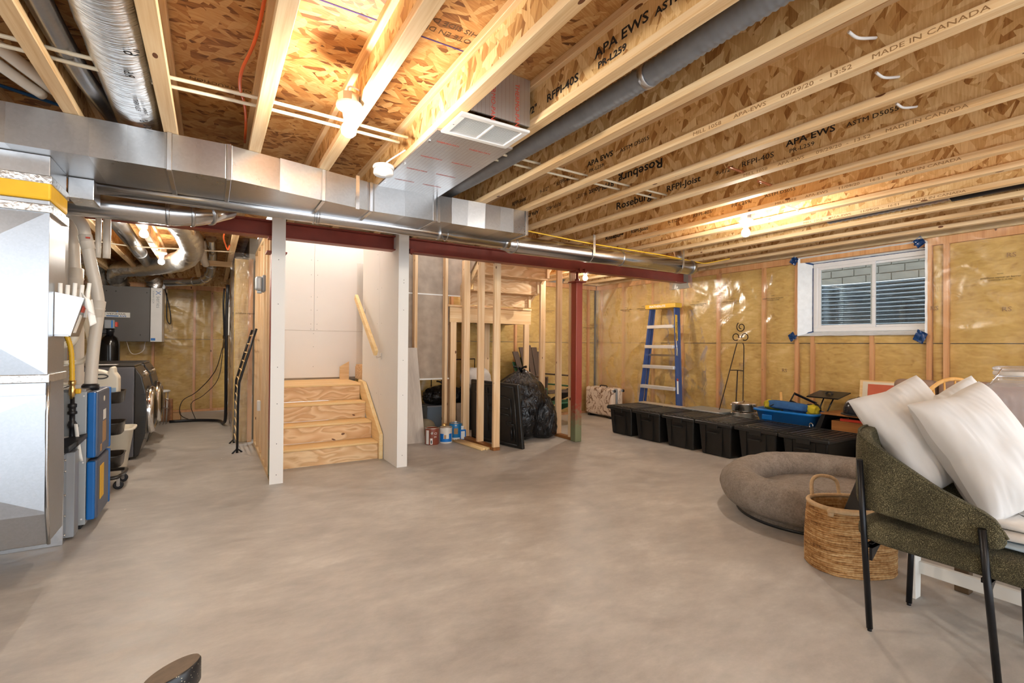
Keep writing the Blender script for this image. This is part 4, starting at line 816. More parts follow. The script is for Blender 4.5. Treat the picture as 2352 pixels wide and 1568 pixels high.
text('lettering', 'VENMAR', frame((-1.43, 9.993, 1.70), (1, 0, 0), (0, 0, 1)), .036, MT['ink'], hv, .0005, 1.7); text('lettering', 'AVS', frame((-1.27, 9.993, 1.667), (1, 0, .0), (0.2, 0, 1)), .036, MT['blue_en'], hv, .0005, 1.4, bold=.001)
MB().prism([(-1.31, 9.993, 1.742), (-1.285, 9.993, 1.742), (-1.2975, 9.993, 1.768)], (0, .002, 0)).build('badge_drop', MT['blue_en'], hv)
text('lettering', 'X', frame((-.80, 9.998, 2.12), (0, 0, -1), (1, 0, 0)), .10, MT['blue_en'], hv, .0005); text('lettering', 'series', frame((-.79, 9.998, 2.03), (0, 0, -1), (1, 0, 0)), .085, MT['cabinet'], hv, .0005); text('lettering', 'X30HRV ECM', frame((-.845, 9.998, 2.12), (0, 0, -1), (1, 0, 0)), .036, MT['cabinet'], hv, .0005)
MB().box(-.86, -.80, 9.996, 10, 1.29, 1.33).build('energy_sticker', MT['blue'], hv)
run('power_cord', 'black cord looped beside the air exchanger', [(-.70, 10.2, 2.2), (-.66, 10.15, 2.05), (-.62, 10.15, 1.85), (-.60, 10.15, 1.62), (-.62, 10.15, 1.58), (-.66, 10.15, 1.7), (-.66, 10.15, 2.1)], .008, 'black', 'cable')
run('drain_tube', 'clear thin tubes hanging under the air exchanger', [(-1.2, 10.2, 1.27), (-1.15, 10.2, 1.1), (-1.08, 10.2, 1.06), (-.98, 10.2, 1.12), (-.95, 10.2, 1.27)], .005, 'cream', 'tube')
ws = thing('water_softener', 'shiny black water softener tank with grey control head behind the washer', 'water softener', (-1.29, 9.3, 0))
MB().lathe([(.11, .0), (.122, .05), (.122, 1.2), (.115, 1.27), (.09, 1.33), (.05, 1.36), (.04, 1.37)], (-1.29, 9.3, 0), 28).build('tank', MT['black_s'], ws)
MB().lathe([(.045, 1.36), (.045, 1.40), (.055, 1.41), (.055, 1.46)], (-1.29, 9.3, 0), 14).build('valve_body', MT['black'], ws); MB().box(-1.38, -1.32, 9.22, 9.38, 1.38, 1.45).build('valve_arm', MT['black'], ws, bevel=.01)
MB().box(-1.345, -1.225, 9.2, 9.4, 1.46, 1.59).build('control_head', MT['cabinet'], ws, bevel=.012); MB().box(-1.262, -1.245, 9.194, 9.2, 1.47, 1.58).build('display_strip', MT['blue'], ws); MB().box(-1.225, -1.20, 9.25, 9.35, 1.49, 1.56).build('connector', MT['redlabel'], ws)
# washer and dryer
MT['appl'] = plain('graphite enamel', '605f63', .3, .35, .03); MT['appl_d'] = plain('dark graphite', '3a3632', .28, .4, .05)
def machine(y0, label):
    t = thing('washing_machine', label, 'washing machine', (-1.0, y0+.34, 0), group='front loading laundry machines')
    MB().box(-1.38, -.70, y0, y0+.68, .03, 1.0).build('cabinet', MT['appl'], t, bevel=.012); MB().box(-1.38, -.70, y0-.001, y0+.681, 1.0, 1.02).build('top_panel', MT['appl_d'], t, bevel=.01)
    MB().box(-1.30, -.82, y0-.004, y0, .12, .86).build('side_emboss', MT['appl'], t, bevel=.003)
    pf = [(-.70, .03), (-.66, .04), (-.605, .25), (-.59, .5), (-.60, .72), (-.64, .90), (-.70, 1.0)]
    MB().prism([(x, y0+.004, z) for x, z in pf], (0, .672, 0)).build('front_fascia', MT['appl_d'], t, bevel=.01, seg=3)
    for k in range(9): MB().box(-.64, -.596, y0+.0, y0+.008, .22+.06*k, .225+.06*k).build('vent_slot', MT['black'], t)
    R_ = Matrix.Translation((-.60, y0+.34, .50)) @ Matrix.Rotation(PI/2, 4, 'Y')
    MB().lathe([(.26, 0), (.265, .03), (.25, .055), (.215, .06), (.20, .045)], (0, 0, 0), 40, M=R_, caps=False).build('door_ring', MT['chrome'], t)
    MB().lathe([(.205, .045), (.16, .06), (.10, .075), (.02, .08)], (0, 0, 0), 32, M=R_).build('door_glass', MT['black_s'], t)
    MB().lathe([(.27, -.01), (.27, .005), (.26, .01)], (0, 0, 0), 40, M=R_).build('door_hinge_plate', MT['appl_d'], t)
    Q = Matrix.Translation((-.655, y0+.40, .90)) @ Matrix.Rotation(PI/2-.55, 4, 'Y')
    MB().lathe([(.045, 0), (.045, .008), (.034, .012), (.032, .035), (.025, .038)], (0, 0, 0), 24, M=Q).build('dial', MT['chrome'], t)
    MB().box(-.06, .04, y0+.05, y0+.62, -.002, .006, Matrix.Translation((-.655, 0, .90)) @ Matrix.Rotation(PI/2-.55, 4, 'Y')).build('control_panel', MT['appl'], t, bevel=.002)
    MB().box(-.03, .03, y0+.08, y0+.2, .006, .01, Matrix.Translation((-.655, 0, .90)) @ Matrix.Rotation(PI/2-.55, 4, 'Y')).build('display', MT['black_s'], t)
    for (x, y) in ((-1.3, y0+.06), (-.76, y0+.06), (-1.3, y0+.62), (-.76, y0+.62)): MB().lathe([(.025, 0), (.025, .035)], (x, y, 0), 10).build('foot', MT['black'], t)
    return t
machine(6.56, 'nearer graphite front loading machine with round chrome door'); machine(7.42, 'farther graphite front loading machine beyond the nearer one')
tag(MB().box(-1.1, -.86, 6.62, 6.74, 1.021, 1.024).build('instruction_sheet', MT['labelw']), 'yellowed instruction sheet lying on the nearer laundry machine', 'paper')
# cart with tubs, jug, bin
ct = thing('rolling_cart', 'grey rolling cart with three dark tubs between furnace and washer', 'cart', (-.8, 5.5, 0))
MT['smoke'] = plain('dark smoky plastic', '2c2723', .25, 0, .1)
def tub(z, x0=-.98, x1=-.64, y0=5.28, y1=5.62, h=.10):
    m = MB(); n = 28; 
    def ring(s_, zz): 
        out = []
        for k in range(n):
            a = 2*PI*k/n; c, s2_ = math.cos(a), math.sin(a); out.append(V((x0+x1)/2+(x1-x0)/2*s_*math.copysign(abs(c)**.45, c), (y0+y1)/2+(y1-y0)/2*s_*math.copysign(abs(s2_)**.45, s2_), zz))
        return out
    rs_ = [ring(.90, z), ring(.96, z+h-.008), ring(1.0, z+h), ring(.94, z+h), ring(.86, z+.008)]; m.add(sum(rs_, []), [(i*n+k, i*n+(k+1) % n, (i+1)*n+(k+1) % n, (i+1)*n+k) for i in range(4) for k in range(n)], True)
    m.f += [tuple(reversed(range(n))), tuple(4*n+k for k in range(n))]; m.s += [False]*2; m.build('tub', MT['smoke'], ct)
for z in (.74, .47, .19): tub(z)
MB().tube([(-.81, 5.30, .1), (-.81, 5.30, .84)], .012, 10).build('post', MT['steel'], ct); MB().tube([(-.9, 5.62, .1), (-.9, 5.62, .84)], .012, 10).build('post', MT['steel'], ct)
m = MB(); m.tube(smooth_path([(-1.0, 5.29, .11), (-.72, 5.28, .11), (-.65, 5.33, .12), (-.64, 5.55, .12), (-.7, 5.64, .11), (-1.0, 5.65, .11)]), .016, 10); m.build('base_frame', MT['appl_d'], ct)
for (x, y) in ((-.67, 5.34), (-.67, 5.6), (-.97, 5.34), (-.97, 5.6)):
    R_ = Matrix.Translation((x, y-.012, .037)) @ Matrix.Rotation(-PI/2, 4, 'X'); c_ = MB().lathe([(.03, 0), (.037, .004), (.037, .02), (.03, .024)], (0, 0, 0), 18, M=R_).build('caster', MT['black'], ct)
    MB().box(x-.012, x+.012, y-.018, y-.013, .03, .105).build('caster_fork', MT['steel'], c_); MB().lathe([(.014, -.001), (.012, -.004)], (0, 0, 0), 12, M=R_).build('hub', MT['chrome'], c_)
jg = thing('detergent_jug', 'big cream detergent jug with blue label standing in the top cart tub', 'jug', (-.8, 5.45, .75))
m = MB(); pf = [(-.95, .76), (-.70, .76), (-.685, .80), (-.685, .96), (-.71, 1.0), (-.715, 1.05), (-.745, 1.05), (-.76, 1.0), (-.80, 1.02), (-.85, 1.03), (-.90, 1.02), (-.95, .98)]
m.prism([(x, 5.38, z) for x, z in pf], (0, .15, 0)); m.build('body', MT['cream'], jg, bevel=.02, seg=4); MB().box(-.93, -.70, 5.374, 5.38, .80, .87).build('paper_label', plain('pale blue label', '9fb9d0', .5), jg)
text('lettering', '146', frame((-.80, 5.373, .845), (1, 0, 0), (0, 0, 1)), .022, MT['ink'], jg, .0003); m = MB(); m.tube([(-.80+.045*math.cos(a), 5.374, .97+.018*math.sin(a)) for a in [2*PI*k/20 for k in range(20)]], .006, 6, closed=True); m.build('handle_opening', MT['hrv'], jg)
for i in range(5): MB().lathe([(.018, 0), (.018, .03)], (-.955+.0*i, 5.42, .87+.032*i), 12).build('cap_ring', MT['white'], jg)
wb_ = thing('waste_bin', 'cream plastic waste bin behind the rolling cart', 'bin', (-.8, 5.95, 0))
m = MB(); n = 28
def ringb(sx, sy, zz): return [V(-.80+sx*math.copysign(abs(math.cos(2*PI*k/n))**.5, math.cos(2*PI*k/n)), 6.0+sy*math.copysign(abs(math.sin(2*PI*k/n))**.5, math.sin(2*PI*k/n)), zz) for k in range(n)]
R4 = [ringb(.10, .12, .0), ringb(.155, .17, .42), ringb(.18, .19, .425), ringb(.18, .19, .44), ringb(.15, .165, .44), ringb(.095, .11, .02)]
m.add(sum(R4, []), [(i*n+k, i*n+(k+1) % n, (i+1)*n+(k+1) % n, (i+1)*n+k) for i in range(5) for k in range(n)], True); m.f += [tuple(reversed(range(n))), tuple(5*n+k for k in range(n))]; m.s += [False]*2; m.build('body', MT['cream'], wb_)
# floor bits at the back
sb_ = thing('wire_basket', 'small white wire basket with rim behind the laundry machines', 'basket', (-.66, 9.2, .0)); m = MB()
for z in (.25, .38, .5): m.tube([(-.66+.10*math.cos(a), 9.2+.10*math.sin(a), z) for a in [2*PI*k/18 for k in range(18)]], .006, 6, closed=True)
for k in range(12): a = 2*PI*k/12; m.tube([(-.66+.08*math.cos(a), 9.2+.08*math.sin(a), 0), (-.66+.1*math.cos(a), 9.2+.1*math.sin(a), .5)], .004, 5)
m.build('wires', MT['steel'], sb_); MB().lathe([(.12, .5), (.125, .52), (.1, .53)], (-.66, 9.2, 0), 20).build('rim', MT['white'], sb_)
tag(MB().box(-.66, -.42, 9.55, 9.75, 0, .12).build('cardboard_box', MT['card'], None, bevel=.003), 'small low cardboard box on the laundry floor by the wall', 'box')
tag(MB().box(-.72, -.52, 9.5, 9.54, .0, .36, Matrix.Rotation(.0, 4, 'X')).build('dark_frame', MT['oldwood'], None, bevel=.01), 'small dark wooden board standing behind the cardboard box', 'board')
run('drain_hose', 'black hose lying along the laundry floor and up the poly wall', [(-.55, 9.3, .02), (-.2, 9.25, .025), (.1, 9.0, .03), (.17, 8.6, .05), (.19, 8.45, .2), (.185, 8.3, .8), (.18, 8.2, 1.6), (.19, 8.1, 2.1)], .022, 'black', 'hose')
run('cable', 'thin black cables drooping from the wall panel to the laundry floor', [(.16, 8.9, 1.25), (.05, 9.2, .8), (-.2, 9.6, .45), (-.4, 9.7, .3), (-.42, 9.5, .1), (-.25, 9.3, .01)], .006, 'black', 'cable')
run('cable', 'second thin cable looping to the laundry floor', [(.16, 8.9, 1.25), (.10, 9.1, .7), (-.1, 9.5, .4), (-.28, 9.6, .25), (-.2, 9.3, .01)], .005, 'black', 'cable')
ep = thing('network_panel', 'white wall panel tangled with black and yellow cables on the laundry wall', 'panel', (.2, 8.9, 1.5))
MB().box(.19, .235, 8.75, 9.2, 1.38, 1.82).build('panel_box', MT['labelw'], ep, bevel=.005); MB().box(.17, .2, 8.6, 8.72, 1.25, 1.35).build('outlet', MT['white'], ep)
for i in range(4): MB().tube([(.15+.01*i, 8.85+.09*math.cos(a)*(1+.2*i), 1.28+.10*math.sin(a)) for a in [2*PI*k/16 for k in range(16)]], .005, 6, closed=True).build('cable_coil', MT['black' if i % 2 else 'brass'], ep)
for i in range(3): MB().tube(smooth_path([(.16, 8.7+.12*i, 2.1), (.15, 8.7+.1*i, 1.9), (.16, 8.75+.1*i, 1.6), (.17, 8.8, 1.3)]), .012, 8).build('cable', MT['black'], ep)
# end of the insulated wall facing the room, wrapped in poly
er = struct(MB().box(.24, .45, 7.12, 7.16, 0, 2.34).build('wall_laundry_return', MT['batt'])); MB().box(.395, .445, 7.06, 7.115, 0, 2.34).build('stud', MT['pine_s'], er)
m = MB(); m.grid(lambda u, v: V(.245+.205*u, 7.05-.05*abs(nz(u*3, v*9, 4))-.03*abs(nz(u*9+v*4, v*20-u*6, 2))-.02*math.sin(PI*u), .02+2.33*v), 24, 110); shp = m.build('poly_sheet', MT['poly_m'], er)
text('stamp', 'polythene vapour', frame((.25, 7.0, 1.63), (1, 0, 0), (0, 0, 1)), .03, MT['ink'], er, .0003)
m = MB(); m.grid(lambda u, v: V(.19+.27*u+.03*nz(v*3, u*3), 7.02-.04*v-.06*abs(nz(u*4, v*3)), 2.40-.22*v*v-.1*u*v), 14, 14); er2 = m.build('poly_flap', MT['poly'], er)
# leaning black bed ladder
lr = thing('black_ladder', 'slim black ladder with pale rungs leaning on the bare studs', 'ladder', (.27, 6.7, 0))
R1 = [(.262, 6.42, .0), (.262, 6.33, .55), (.27, 6.27, .82), (.35, 6.27, 1.12), (.435, 6.27, 1.43)]; R2 = [(.252, 7.08, .0), (.26, 7.05, .5), (.268, 7.02, .80), (.35, 6.99, 1.12), (.435, 6.96, 1.43)]
for r_ in (R1, R2): MB().tube(r_, .013, 8).build('rail', MT['black'], lr); p = Vector(r_[0]); MB().tube([p+V(-.05, -.03, .0), p+V(0, 0, .05), p+V(.05, .03, 0)], .01, 8).build('foot', MT['black'], lr)
def at(r_, z):
    for a, b in zip(r_, r_[1:]):
        if a[2] <= z <= b[2]: return Vector(a).lerp(Vector(b), (z-a[2])/(b[2]-a[2]))
for k in range(13): z = .12+.103*k; MB().tube([at(R1, z), at(R2, z)], .007, 8).build('rung', MT['pine_clean'], lr)
for (y, z, nm, lb, s_) in ((5.55, 1.87, 'weatherproof_box', 'grey domed weatherproof electrical box on the bare studs', .08), ):
    t = thing(nm, lb, 'electrical box', (.4, y, z)); MB().box(.43, .46, y-.075, y+.075, z-.085, z+.085).build('back_box', MT['cabinet'], t, bevel=.012); MB().box(.37, .43, y-.06, y+.06, z-.07, z+.07).build('cover', MT['enamel'], t, bevel=.02, seg=3); MB().box(.385, .43, y-.02, y+.02, z-.10, z-.07).build('conduit_hub', MT['enamel'], t, bevel=.008)
tag(MB().box(.428, .46, 5.92, 5.99, .53, .64).build('outlet_box', MT['labelw'], None, bevel=.006), 'pale outlet box low on the bare studs', 'electrical box')
# ================================================================ THINGS ON THE FLOOR, RIGHT SIDE
def rbox(name, mat, parent, x0, x1, y0, y1, z0, z1, r=.02, seg=4, M=None):
    return MB().box(x0, x1, y0, y1, z0, z1, M).build(name, mat, parent, bevel=r, seg=seg)
# six black storage totes
MT['tote'] = plain('matt black tote', '1b1a19', .42, 0, .15, 10.); MT['totelid'] = plain('black ribbed lid', '232323', .36, 0, .12, 10.)
def tote(label):
    t = thing('storage_tote', label, 'storage tote', (5.27, 0, 0), 0, 'black totes in a row')
    m = MB(); a = [(-.27, -.19), (.25, -.19), (.25, .19), (-.27, .19)]; b = [(-.30, -.215), (.29, -.215), (.29, .215), (-.30, .215)]
    m.add([(x, y, 0) for x, y in a]+[(x, y, .365) for x, y in b], [(3, 2, 1, 0), (4, 5, 6, 7)]+[(i, (i+1) % 4, (i+1) % 4+4, i+4) for i in range(4)]); m.build('body', MT['tote'], t, bevel=.02, seg=3, local=True)
    m = MB(); m.box(-.335, .325, -.243, .243, .352, .392); m.build('lid', MT['totelid'], t, bevel=.012, seg=3, local=True)
    m = MB(); m.box(-.325, .315, -.236, -.222, .392, .402); m.box(-.325, .315, .222, .236, .392, .402); m.box(-.33, -.315, -.222, .222, .392, .402); m.box(.30, .315, -.222, .222, .392, .402); m.build('lid_rim', MT['totelid'], t, bevel=.003, local=True)
    for k in range(6):
        y = -.165+.066*k; MB().box(-.26, .27, y-.019, y+.019, .391, .401).build('lid_rib', MT['totelid'], t, bevel=.005, local=True)
    MB().box(-.342, -.325, -.07, .06, .325, .385).build('latch', MT['tote'], t, bevel=.004, local=True); MB().box(-.338, -.30, -.06, .08, .268, .276).build('grip', MT['totelid'], t, bevel=.002, local=True)
    for y in (-.10, .12): MB().box(-.303, -.285, y-.004, y+.004, .02, .35).build('side_rib', MT['tote'], t, local=True)
    return t
t0 = tote('black lidded tote at the far end of the row, beside the marbled suitcase'); ty = [5.085, 4.575, 4.06, 3.555, 3.05, 2.55]
t0.matrix_basis = Matrix.Translation((5.27, ty[0], 0))
for y, lb in zip(ty[1:], ('second black tote, in front of the step ladder', 'third black tote, in front of the clear lidded bins', 'fourth black tote, in front of the steel pots', 'fifth black tote, in front of the blue tub', 'nearest black tote, behind the grey dog bed')): dup(t0, (5.27+rnd.uniform(-.008, .008), y, 0), rnd.uniform(-.01, .01), lb)
# clear bins behind them
MT['clearbin'] = glassmat('frosted clear bin', .12, (.80, .80, .78)); MT['lidc'] = plain('pale bin lid', 'b9aa93', .4, 0, .05)
for i, (y0, y1, x0, lb) in enumerate(((4.62, 5.40, 5.66, 'low bin with cream lid behind the second black tote, at the ladder foot'), (3.98, 4.58, 5.66, 'frosted bin with pale lid left of the steel pots'))):
    t = thing('clear_bin', lb, 'storage bin', (5.85, (y0+y1)/2, 0)); rbox('body', MT['enamel'] if i else MT['lidc'], t, x0+.02, 6.08 if i else 5.82-.02, y0+.02, y1-.02, 0, .375, .02); rbox('lid', MT['lidc'] if i == 0 else MT['clearbin_l'] if 'clearbin_l' in MT else MT.setdefault('clearbin_l', plain('grey translucent lid', '8d9190', .3)), t, x0, 6.10 if i else 5.80, y0, y1, .375, .405, .008)
for i, (x0, x1, y0, y1, z, lb) in enumerate(((5.66, 6.1, 3.5, 3.96, .32, 'grey lidded bin under the steel pots'), (5.62, 6.1, 2.82, 3.47, .34, 'grey lidded bin under the blue tub'))):
    t = thing('clear_bin', lb, 'storage bin', (5.85, (y0+y1)/2, 0)); rbox('body', MT['enamel'], t, x0+.02, x1-.02, y0+.02, y1-.02, 0, z-.03, .02); rbox('lid', MT['clearbin_l'], t, x0, x1, y0, y1, z-.03, z, .008)
# steel pots
def pot(x, y, z, r, h, label):
    t = thing('steel_pot', label, 'pot', (x, y, z)); MB().lathe([(r*.95, 0), (r, .01), (r, h), (r*1.05, h+.004), (r*1.05, h+.010), (r*.97, h+.008), (r*.95, .012)], (x, y, z), 36).build('body', MT['steel'], t)
    for s_ in (-1, 1): MB().tube(smooth_path([(x-.03, y+s_*(r-.002), z+h*.75), (x-.02, y+s_*(r+.035), z+h*.78), (x+.02, y+s_*(r+.035), z+h*.78), (x+.03, y+s_*(r-.002), z+h*.75)]), .006, 8).build('handle', MT['chrome'], t)
    return t
pot(5.88, 3.76, .32, .155, .10, 'lower steel pot of the stacked pair'); p2 = pot(5.88, 3.77, .438, .15, .09, 'upper steel pot stacked on the other pot')
MB().lathe([(.155, .10), (.14, .112), (.02, .118), (.015, .135), (.004, .137)], (5.88, 3.77, .438), 36).build('pot_lid', MT['chrome'], p2)
# blue tub with its contents
bt = thing('blue_tub', 'open bright blue plastic tub heaped with bags behind the black totes', 'tub', (5.86, 3.16, .35)); n = 40
def rring(cx, cy, hx_, hy_, z, e=.35): return [V(cx+hx_*math.copysign(abs(math.cos(2*PI*k/n))**e, math.cos(2*PI*k/n)), cy+hy_*math.copysign(abs(math.sin(2*PI*k/n))**e, math.sin(2*PI*k/n)), z) for k in range(n)]
def bowl(rings, name, mat, parent):
    m = MB(); m.add(sum(rings, []), [(i*n+k, i*n+(k+1) % n, (i+1)*n+(k+1) % n, (i+1)*n+k) for i in range(len(rings)-1) for k in range(n)], True)
    m.f += [tuple(reversed(range(n))), tuple((len(rings)-1)*n+k for k in range(n))]; m.s += [False]*2; return m.build(name, mat, parent)
bowl([rring(5.86, 3.16, .17, .31, .345), rring(5.86, 3.16, .20, .355, .495), rring(5.86, 3.16, .225, .385, .50), rring(5.86, 3.16, .225, .385, .525), rring(5.86, 3.16, .195, .35, .525), rring(5.86, 3.16, .17, .31, .36)], 'body', MT['blue'], bt)
MB().box(5.655, 5.67, 3.28, 3.40, .40, .46).build('hand_hold', MT['blue_en'], bt, bevel=.006)
def blob(name, mat, label, cat, c, s3, rot=(0, 0, 0), amp=.25, f=2.2, e=.7, seed=0, nu=28, nv=18, parent=None):
    M = Matrix.Translation(Vector(c)) @ Euler(rot).to_matrix().to_4x4(); m = MB(); sg = lambda q: math.copysign(abs(q)**e, q)
    def fn(u, v):
        a = 2*PI*u; b = PI*(v-.5); p = V(sg(math.cos(b))*sg(math.cos(a)), sg(math.cos(b))*sg(math.sin(a)), sg(math.sin(b)))
        d = 1+amp*(nz(p.x*f+seed, p.y*f, p.z*f)+.5*abs(nz(p.x*f*2.7, p.y*f*2.7+seed, p.z*f*2.7))); return M @ V(p.x*d*s3[0], p.y*d*s3[1], p.z*d*s3[2])
    m.grid(fn, nu, nv, wu=True); o = m.build(name, mat, parent)
    return tag(o, label, cat) if label else o
MT['denim'] = plain('denim blue fabric', '2f5f96', .8, 0, .12, 30., .3, 120.); MT['ybag'] = plain('yellow fabric', 'c8b62a', .75, 0, .1, 20., .2, 90.)
t = thing('blue_tool_bag', 'flat blue fabric case lying on top of the blue tub', 'bag', (5.82, 3.1, .53)); blob('case', MT['denim'], None, None, (5.80, 3.14, .575), (.13, .21, .05), (.05, .12, .05), .08, 1.5, .4, 3, parent=t); MB().box(5.70, 5.72, 2.98, 3.08, .60, .606).build('sewn_label', MT['labelw'], t); MB().tube(smooth_path([(5.66, 3.3, .57), (5.70, 3.2, .62), (5.72, 3.14, .60)]), .006, 6).build('strap', MT['black'], t)
blob('yellow_bag', MT['ybag'], 'small yellow bag in the left end of the blue tub', 'bag', (5.86, 3.38, .56), (.09, .09, .055), (0, .2, .3), .25, 2, .7, 5)
blob('yellow_strap_bundle', MT['ybag'], 'yellow and black strap bundle in the right end of the blue tub', 'straps', (5.83, 2.90, .55), (.06, .055, .06), (0, 0, 0), .3, 2, .7, 8); blob('black_pouch', MT['black'], 'black pouch beside the yellow straps in the tub', 'pouch', (5.93, 2.95, .56), (.07, .07, .05), (0, 0, 0), .3, 2, .7, 9)
tag(MB().tube([(5.88, 3.28, .50), (5.95, 3.335, .715)], .016, 12).build('tool_shaft', MT['beech']), 'round wooden tool handle sticking up from the blue tub', 'tool handle')
t = thing('tray_frame', 'dark tilted frame poking out of the blue tub', 'frame', (5.95, 3.05, .56)); M_ = Matrix.Translation((5.97, 3.08, .62)) @ Euler((.5, -.5, .2)).to_matrix().to_4x4()
for q in ((-.09, .09, -.13, -.115), (-.09, .09, .115, .13)): MB().box(q[0], q[1], q[2], q[3], -.012, .012, M_).build('frame_bar', MT['black'], t)
for q in ((-.09, -.075), (.075, .09)): MB().box(q[0], q[1], -.115, .115, -.012, .012, M_).build('frame_bar', MT['black'], t)
# black stand, helmet, trunk, wooden drawer
tr_ = thing('laptop_stand', 'small black folding tray table behind the helmet', 'tray table', (5.95, 2.78, .30)); MB().box(-.15, .15, -.165, .165, -.007, .007, Matrix.Translation((5.93, 2.785, .735)) @ Matrix.Rotation(-.18, 4, 'Y')).build('tray_top', MT['blackmetal'], tr_, bevel=.004)
for (a, b) in (((5.84, 2.92, .35), (5.88, 2.80, .725)), ((5.84, 2.84, .35), (5.88, 2.70, .725))): MB().tube([a, b], .008, 8).build('leg', MT['blackmetal'], tr_)
m = MB(); 
for i in range(3): m.tube([(5.92+.02*i, 2.78+.03*math.cos(a), .745+.025*math.sin(a)) for a in [2*PI*k/14 for k in range(14)]], .004, 5, closed=True)
tag(m.build('cable_coil', MT['black']), 'tiny black cable coil on the tray table', 'cable')
MT['trunk'] = plain('black trunk', '121214', .5, 0, .2)
tk = thing('storage_chest', 'black chest with chrome latch right of the blue tub', 'trunk', (5.75, 2.45, 0)); rbox('body', MT['trunk'], tk, 5.60, 6.10, 2.10, 2.78, 0, .36, .01); MB().prism([(5.60, 2.78, .36), (5.60, 2.72, .36), (5.60, 2.66, .55), (5.60, 2.70, .55)], (.5, 0, 0)).build('lid_side', MT['trunk'], tk); rbox('back_panel', MT['trunk'], tk, 6.02, 6.10, 2.1, 2.72, .36, .56, .004)
m = MB(); m.tube([(5.592, 2.80+.018*math.cos(a), .41+.03*math.sin(a)) for a in [2*PI*k/16 for k in range(16)]], .006, 6, closed=True); m.build('latch', MT['chrome'], tk)
sh = tag(MB().box(5.58, 6.0, 2.16, 2.70, .555, .572).build('wooden_board', MT['oldwood'], None, bevel=.002), 'thin brown board on the black chest under the helmet', 'board')
wd = thing('wooden_crate', 'orange brown wooden drawer in front of the black chest', 'crate', (5.45, 2.2, 0))
rbox('front', MT['oldwood'], wd, 5.60, 5.615, 1.70, 2.60, .36, .50, .002, 1); rbox('side_panel', MT['oldwood'], wd, 5.615, 5.95, 2.585, 2.60, .36, .50, .002, 1); rbox('bottom', MT['oldwood'], wd, 5.60, 5.95, 1.7, 2.6, .345, .36, .002, 1)
t = thing('patterned_box', 'cream box printed with dark rings behind the nearest tote', 'box', (5.55, 2.1, 0)); rbox('body', MT['cream'], t, 5.42, 5.90, 1.55, 2.18, 0, .335, .004, 1)
for i in range(4):
    for j in range(3): MB().tube([(5.419, 2.13-.07*i+.018*math.cos(a), .09+.09*j+.018*math.sin(a)) for a in [2*PI*k/12 for k in range(12)]], .003, 5, closed=True).build('printed_ring', MT['ink'], t)
tag(MB().box(5.63, 5.66, 1.75, 2.53, .5, .525).build('red_strip', plain('red white tape', 'd8402a', .5)), 'red edged item lying in the wooden drawer', 'strip')
hm = thing('hard_hat', 'dark glossy helmet resting on the brown board', 'helmet', (5.7, 2.36, .572)); m = MB()
m.lathe([(.128, .0), (.135, .02), (.132, .07), (.115, .12), (.08, .155), (.03, .172), (.004, .174)], (5.74, 2.40, .576), 30, sx=1.15); m.build('shell', plain('dark helmet', '20242b', .22, .1, .2), hm)
MB().lathe([(.15, 0), (.155, .008), (.13, .012)], (5.74, 2.40, .573), 30, sx=1.2).build('brim', MT['black'], hm); MB().tube([(5.62+.12*(1-math.cos(a)), 2.40, .60+.15*math.sin(a)) for a in [PI*k/14 for k in range(1, 14)]], .012, 8).build('crest', MT['black_s'], hm); MB().box(5.60, 5.612, 2.44, 2.47, .62, .66).build('clip', MT['black'], hm)
pcf = thing('framed_picture', 'framed picture with pale mat leaning low against the poly wall', 'picture', (6.13, 2.3, 0))
Mp = Matrix.Translation((6.02, 0, 0)) @ Matrix.Rotation(.11, 4, 'Y'); MB().box(0, .02, 1.62, 2.55, .36, .92, Mp).build('frame', MT['pine_clean'], pcf, bevel=.002); MB().box(-.002, 0, 1.65, 2.52, .39, .905, Mp).build('mat_board', MT['cream'], pcf); MB().box(-.004, -.002, 1.70, 2.47, .42, .880, Mp).build('print', plain('coral print', 'cf6a4e', .7, 0, .1, 5.), pcf)
MB().box(6.0, 6.13, 1.62, 2.05, 0, .40).build('support_block', MT['lidc'], pcf)
# step ladder
la = thing('step_ladder', 'blue fibreglass step ladder with yellow cap leaning on the poly wall', 'ladder', (5.85, 5.1, 0))
MT['lblue'] = plain('blue fibreglass', '27457f', .4, 0, .06, 8.); MT['lyel'] = plain('yellow ladder cap', 'e3b43a', .4, 0, .04)
Lb, Lt, Rb, Rt = V(5.80, 5.53, 0), V(6.06, 5.50, 1.88), V(5.80, 4.74, 0), V(6.06, 5.02, 1.88)
for a, b in ((Lb, Lt), (Rb, Rt)): 
    MB().bar(a, b, .028, .075, (-1, 0, .1)).build('rail', MT['lblue'], la, bevel=.004)
for a, b in ((Lb+V(.09, -.01, 0), Lt+V(.06, 0, -.02)), (Rb+V(.09, .02, 0), Rt+V(.06, 0, -.02))): MB().bar(a, b, .022, .04, (-1, 0, .1)).build('rear_rail', MT['lblue'], la, bevel=.003)
for k in range(5):
    f = (.32+.313*k)/1.88; a, b = Lb.lerp(Lt, f), Rb.lerp(Rt, f); MB().bar(a+V(-.035, -.01, 0), b+V(-.035, .01, 0), .085, .05).build('step', MT['alu'] if 'alu' in MT else MT.setdefault('alu', plain('bright aluminium', (.86, .85, .83), .4, .6, .04)), la, bevel=.004)
    for c_ in (a, b): MB().lathe([(.006, 0), (.005, .004)], c_+V(-.045, 0, 0), 8, M=Matrix.Rotation(-PI/2, 4, 'Y')).build('rivet', MT['chrome'], la)
MB().bar(Lb.lerp(Lt, .60)+V(.03, 0, 0), Rb.lerp(Rt, .60)+V(.03, 0, 0), .03, .03).build('rear_bar', MT['steel'], la)
MB().box(5.97, 6.13, 4.96, 5.56, 1.86, 1.93).build('top_cap', MT['lyel'], la, bevel=.01, seg=3)
